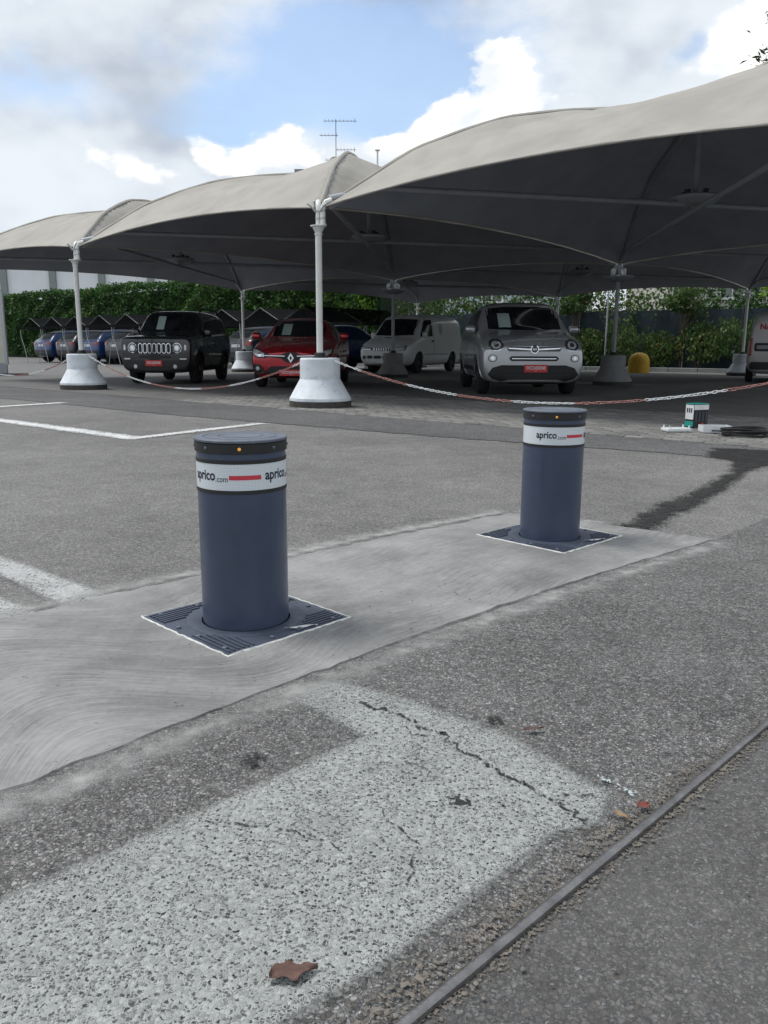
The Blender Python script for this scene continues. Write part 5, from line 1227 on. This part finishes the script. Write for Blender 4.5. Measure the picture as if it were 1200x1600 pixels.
tree('leafy small tree just left of the white van with bonnet scoop', *tf_(.115, -.9), 4.1, 3.0, .9, 1.1, 1100, 'leaf_bright', .19, tr=.05)
BH = [(.02, 1.2, 4.4, 'leaf_laurel', 'laurel bush above the fence left of the dark pole'), (.13, 1.1, 3.9, 'leaf_laurel', 'laurel bush with reddish tips behind the white van roof'), (.20, 1.2, 3.7, 'leaf_laurel', 'reddish laurel bush over the fence above the white van'), (.28, 1.2, 3.9, 'leaf_laurel', 'laurel bush over the fence left of the silver car roof'),
      (.37, 1.1, 4.0, 'leaf_laurel', 'laurel bush over the fence above the silver car'), (.45, 1.2, 4.0, 'leaf_hedge', 'green bush over the fence by the pole behind the silver car'), (.53, 1.1, 3.7, 'leaf_laurel', 'laurel bush over the fence by the grey pole'), (.60, 1.3, 3.5, 'leaf_laurel', 'low laurel bush over the fence above the yellow dome'), (.67, 1.6, 4.2, 'leaf_hedge', 'taller green bush in front of the cream house'), (.745, 1.5, 3.9, 'leaf_hedge', 'green bush over the fence left of the bright tree'), (.85, 1.3, 3.9, 'leaf_laurel', 'laurel bush over the fence right of the bright tree'), (.93, 1.3, 4.0, 'leaf_hedge', 'dark bush over the fence above the van at right')]
for (q, n_, h, mt, lab) in BH: x, y = tf_(q, n_); shrub(lab, x, y, h - .1, 1.45, 1700, mt, .19, up=.6, name='fence_bush')

# conifer whose edge shows at the top right
root = empty('conifer_tree', (19.5, 39.0, 0)); tag(root, 'dark conifer whose branch tips show above the right canopy', 'tree'); root.scale = (1.25, 1.25, 1.08)
tk_ = MB().tube([(0, 0, 0), (.1, 0, 9), (0, 0, 18.2)], [.35, .22, .04], 8); P = []
for i in range(90):
    z = 5 + 13 * (i / 90); L = (18.6 - z) * .30 + .35; a = 2.399 * i; e = Vector((L * math.cos(a), L * math.sin(a), z - .1 + .16 * L)); tk_.tube([(0, 0, z), (e.x * .5, e.y * .5, z + .02), e], [.05, .03, .01], 4)
    for s in np.linspace(.3, 1, 7):
        m_ = 16; q = RNG.normal(0, 1, (m_, 3)) * np.array((.28, .28, .12)) * (.6 + .5 * s); P.append(q + np.array((e.x * s, e.y * s, z + (e.z - z) * s)))
tk_.build('trunk', 'bark', root, 60); P = np.concatenate(P); leaf_mesh('crown', P, .26, .5 + RNG.normal(0, .2, len(P)), 'leaf_conifer', root, up=.2, asp=.25)

# ------------------------------------------------------------------ buildings behind
def facade(root, wallmat, x0, x1, y0, y1, z1, wins, wy, frame='white_print'):
    MB().box(((x0 + x1) / 2, (y0 + y1) / 2, z1 / 2), (x1 - x0, y1 - y0, z1)).build('wall', wallmat, root)
    for (wx, wz, ww, wh, sh) in wins:
        w = MB(); t_ = .12
        w.box((wx, wy - .03, wz + wh / 2 + t_ / 2), (ww + 2 * t_, .1, t_)); w.box((wx, wy - .05, wz - wh / 2 - t_ / 2), (ww + 2 * t_ + .1, .16, t_)); w.box((wx - ww / 2 - t_ / 2, wy - .03, wz), (t_, .1, wh)); w.box((wx + ww / 2 + t_ / 2, wy - .03, wz), (t_, .1, wh)); w.box((wx, wy - .02, wz), (.06, .06, wh))
        o = w.build('window', frame, root); MB().box((wx, wy - .006, wz), (ww - .002, .01, wh - .002)).build('pane', 'shutter' if sh else 'pane_glass', o)
root = empty('apartment_house', (3.0, 56, 0)); tag(root, 'pale blue grey house behind the fence, aerial on its roof', 'house')
wins = [(x, z, 1.3, 1.5, (i + j) % 3 == 0) for i, x in enumerate((-7, -4.2, -1.4, 1.4, 4.2, 7.0, 9.4)) for j, z in enumerate((1.6, 4.75, 7.6))]
facade(root, 'wall_blue', -9.5, 11, 0, 10, 9.6, wins, 0)
rf_ = MB().add([(-10, -.5, 9.5), (11.5, -.5, 9.5), (11.5, 10.5, 9.5), (-10, 10.5, 9.5), (-6, 5, 11.6), (7.5, 5, 11.6)], [(0, 1, 5, 4), (1, 2, 5), (2, 3, 4, 5), (3, 0, 4), (3, 2, 1, 0)]).build('roof', 'roof_tile', root)
# chimneys, vent pipe
for (x, y, z0, z1, w) in ((-8.75, 1.2, 9.3, 12.5, .62), (-4.55, 2.0, 9.5, 13.2, .6)):
    ch_ = MB().box((x, y, (z0 + z1) / 2), (w, w, z1 - z0)).build('chimney', 'grey_concrete', rf_)
MB().tube([(-3.55, 2, 9.6), (-3.55, 2, 13.9)], .06, 8).build('vent_pipe', 'white_metal', rf_); MB().lathe([(.07, 13.9), (.18, 13.91), (.18, 13.96), (0, 13.98)], 10, c=(-3.55, 2, 0)).build('vent_cap', 'white_metal', rf_)
an = empty('roof_aerial', (-3.35, 58, 9.0)); tag(an, 'television aerial with white satellite dish above the middle canopy peak', 'aerial')
MB().tube([(0, 0, 0), (0, 0, 6.85)], .026, 6).build('mast', 'dark_metal', an)
def yagi(z, L0, L1, el, d):
    b = MB(); b.tube([(L0, 0, z), (L1, .1, z + .03)], .018, 5)
    for i in range(el):
        q = L0 + (L1 - L0) * (i + .5) / el; ll = .5 - .25 * i / el; b.tube([(q, -ll, z + .02), (q, ll, z + .02)], .009, 4)
    b.tube([(q, 0, z - .12), (q, 0, z + .18)], .014, 4)
    return b.build('antenna', 'dark_metal', an)
yagi(6.75, -.85, 1.4, 9, 0); yagi(5.85, -1.1, .15, 5, 0); yagi(4.95, .0, 1.35, 6, 0); yagi(4.3, -.75, 0, 3, 0)
Mx = Matrix.Translation((-.05, -.25, 3.95)) @ Matrix.Rotation(R(75), 4, 'X') @ Matrix.Rotation(R(25), 4, 'Y')
MB().lathe([(0, .0), (.22, .02), (.40, .08), (.50, .14), (.50, .155), (.40, .095), (.22, .035), (0, .015)], 24, M=Mx).build('satellite_dish', 'white_metal', an, 40)
root = empty('cream_house', (17.0, 46, 0)); tag(root, 'cream building beyond the fence above the yellow dome', 'house')
facade(root, 'wall_cream', -1.3, 6.5, 0, 8, 6.6, [(2.2, 4.4, 1.2, 1.4, True), (5.2, 4.4, 1.2, 1.4, False), (2.2, 1.4, 1.2, 1.4, False), (5.2, 1.4, 1.2, 1.4, True)], 0)
MB().box((2.6, 4, 6.75), (8.6, 8.8, .3)).build('roof', 'roof_tile', root)
for k in range(9): MB().box((-1.2 + k * .3, -.35, 4.2), (.02, .02, 2.6)).build('balcony_bar', 'white_metal', root)
root = empty('industrial_hall', (-40, 92, 0)); tag(root, 'white industrial hall with grey pilasters behind the hedge at left', 'building')
MB().box((0, 6, 5.2), (64, 12, 10.4)).build('wall', 'wall_white', root)
MB().box((0, 5.9, 10.75), (65, 13.2, .7)).build('cornice', 'wall_white', root)
for k in range(12): MB().box((-29 + k * 5.4, -.18, 5.0), (.7, .36, 9.9)).build('pilaster', 'shutter', root)
for k in range(6): x = -26.3 + k * 10.8; MB().box((x, -.06, 6.2), (3.4, .1, 1.0)).build('window', 'pane_glass', root)

# ------------------------------------------------------------------ smaller things
root = empty('sign_totem', (-11.86, 24.95, .01), R(14)); tag(root, 'cream sign panel in grey frame cut off by the left edge', 'sign')
MB().box((-.48, 0, 1.42), (1.5, .16, 2.1)).build('panel', 'sign_face', root)
MB().box((.30, 0, 1.42), (.08, .2, 2.2)).build('frame', 'galvanised', root); MB().box((-1.27, 0, 1.42), (.08, .2, 2.2)).build('frame', 'galvanised', root)
MB().box((-.48, 0, 2.50), (1.62, .2, .06)).build('frame', 'galvanised', root)
MB().box((-.48, 0, .21), (1.56, .19, .32)).build('plinth', 'grey_metal', root); MB().box((-.3, 0, .03), (2.3, .5, .05)).build('foot', 'dark_metal', root)
yd = MB().lathe([(.385, 0), (.385, .40), (.365, .52), (.30, .64), (.2, .71), (.09, .74), (0, .745)], 32).build('dome_bollard', 'yellow', None, 50); yd.location = (9.42, 30.3, .01); tag(yd, 'yellow domed concrete bollard in front of the shrubs', 'bollard')
p = fp(FL * .565, -1.5); lp = empty('thin_post', p); tag(lp, 'thin grey post rising behind the yellow dome', 'post'); MB().tube([(0, 0, 0), (0, 0, 3.6)], .035, 8).build('shaft', 'grey_metal', lp, 50); MB().lathe([(.05, 3.6), (.05, 3.64), (0, 3.66)], 8).build('cap', 'dark_metal', lp)
p = fp(FL * .035, .6); lp = empty('white_post', p); tag(lp, 'white post above the fence left of the dark grey pole', 'post'); MB().tube([(0, 0, 0), (0, 0, 3.75)], .09, 8).build('shaft', 'white_metal', lp, 50); MB().lathe([(.1, 3.75), (.1, 3.8), (0, 3.82)], 10).build('cap', 'white_metal', lp)
tp = empty('teal_hoarding', (-1.9, 49.0, 0)); tag(tp, 'dark teal panel above the bushes behind the dark grey pole', 'panel'); 
for k in range(4): MB().box((k * 1.55, 0, 2.1), (1.5, .08, 4.2)).build('panel', 'screen_net', tp)
for k in range(5): MB().box((k * 1.55 - .775, .06, 2.1), (.1, .1, 4.3)).build('post', 'dark_metal', tp)

# work materials left on the pavement
bx = empty('tool_carton', (3.52, 9.10, .02), R(24)); tag(bx, 'teal and black carton standing on the pavers at right', 'carton')
b = MB().bbox((0, 0, .13), (.21, .13, .26), .004).build('carton', 'black_plastic', bx)
MB().box((0, 0, .263), (.212, .132, .008)).build('lid', 'teal', bx)
MB().box((-.108, 0, .17), (.005, .118, .16)).build('side_label', 'white_print', bx); MB().box((-.108, -.0, .04), (.006, .118, .06)).build('side_stripe', 'teal', bx)
MB().box((0, -.067, .225), (.206, .005, .055)).build('front_label', 'white_print', bx)
for k in range(4): MB().box((-.075 + k * .05, -.0675, .12), (.03, .005, .10)).build('picture', 'ink_grey', bx)
MB().box((.02, -.0675, .035), (.03, .005, .035)).build('price_mark', 'red_print', bx)
for k in range(3): MB().box((-.1115, -.03 + k * .03, .19), (.003, .018, .05)).build('picture', 'ink_grey', bx)
vv, ff = text_geo('XXXX', .04, .001); x0, x1 = width(vv)
ld = empty('enclosure_lid', (3.12, 8.60, .02), R(8)); tag(ld, 'flat white plastic lid lying left of the carton', 'lid'); MB().bbox((0, 0, .02), (.27, .17, .035), .008).build('shell', 'white_plastic', ld, 40)
for sx in (-1, 1):
    for sy in (-1, 1): MB().tube([(sx * .11, sy * .065, .035), (sx * .11, sy * .065, .065)], .009, 8).build('screw_post', 'white_plastic', ld, 40)
eb = empty('junction_box', (3.50, 8.52, .02), R(-6)); tag(eb, 'open white junction box lying beside the black cable coil', 'box')
MB().bbox((0, 0, .008), (.29, .2, .012), .004).build('bottom', 'white_plastic', eb)
for c_, s_ in (((0, -.096, .042), (.29, .008, .06)), ((0, .096, .042), (.29, .008, .06)), ((-.141, 0, .042), (.008, .184, .06)), ((.141, 0, .042), (.008, .184, .06))): MB().box(c_, s_).build('side', 'white_plastic', eb)
for k in range(4): MB().box((-.09 + k * .06, .0, .035), (.04, .1, .04)).build('module', 'grey_metal' if k % 2 else 'red_print', eb)
for k in range(2): MB().tube([(.14, -.04 + .07 * k, .035), (.175, -.04 + .07 * k, .035)], .013, 8).build('cable_gland', 'black_plastic', eb, 40)
cc = MB()
for q in range(7):
    pts = []; 
    for i in range(26):
        a = 2 * math.pi * i / 26; rr_ = .17 + .025 * math.sin(q * 2.1) + .012 * math.sin(a * 3 + q); pts.append(((rr_ + .05) * math.cos(a) + .02 * math.sin(q * 3), rr_ * .8 * math.sin(a) + .015 * math.cos(q * 2), .014 + .011 * q + .006 * math.sin(a * 2 + q)))
    cc.tube(pts, .0085, 6, closed=True)
cc.tube([(-.15, .05, .05), (-.22, .16, .04), (-.26, .30, .03), (-.22, .42, .04)], .0085, 6); cc.tube([(.15, .0, .06), (.30, -.05, .02), (.42, .02, .012)], .0085, 6)
o = cc.build('cable_coil', 'black_rubber', None, 60); o.location = (3.68, 8.18, .012); tag(o, 'coil of black cable lying beside the white junction box', 'cable')
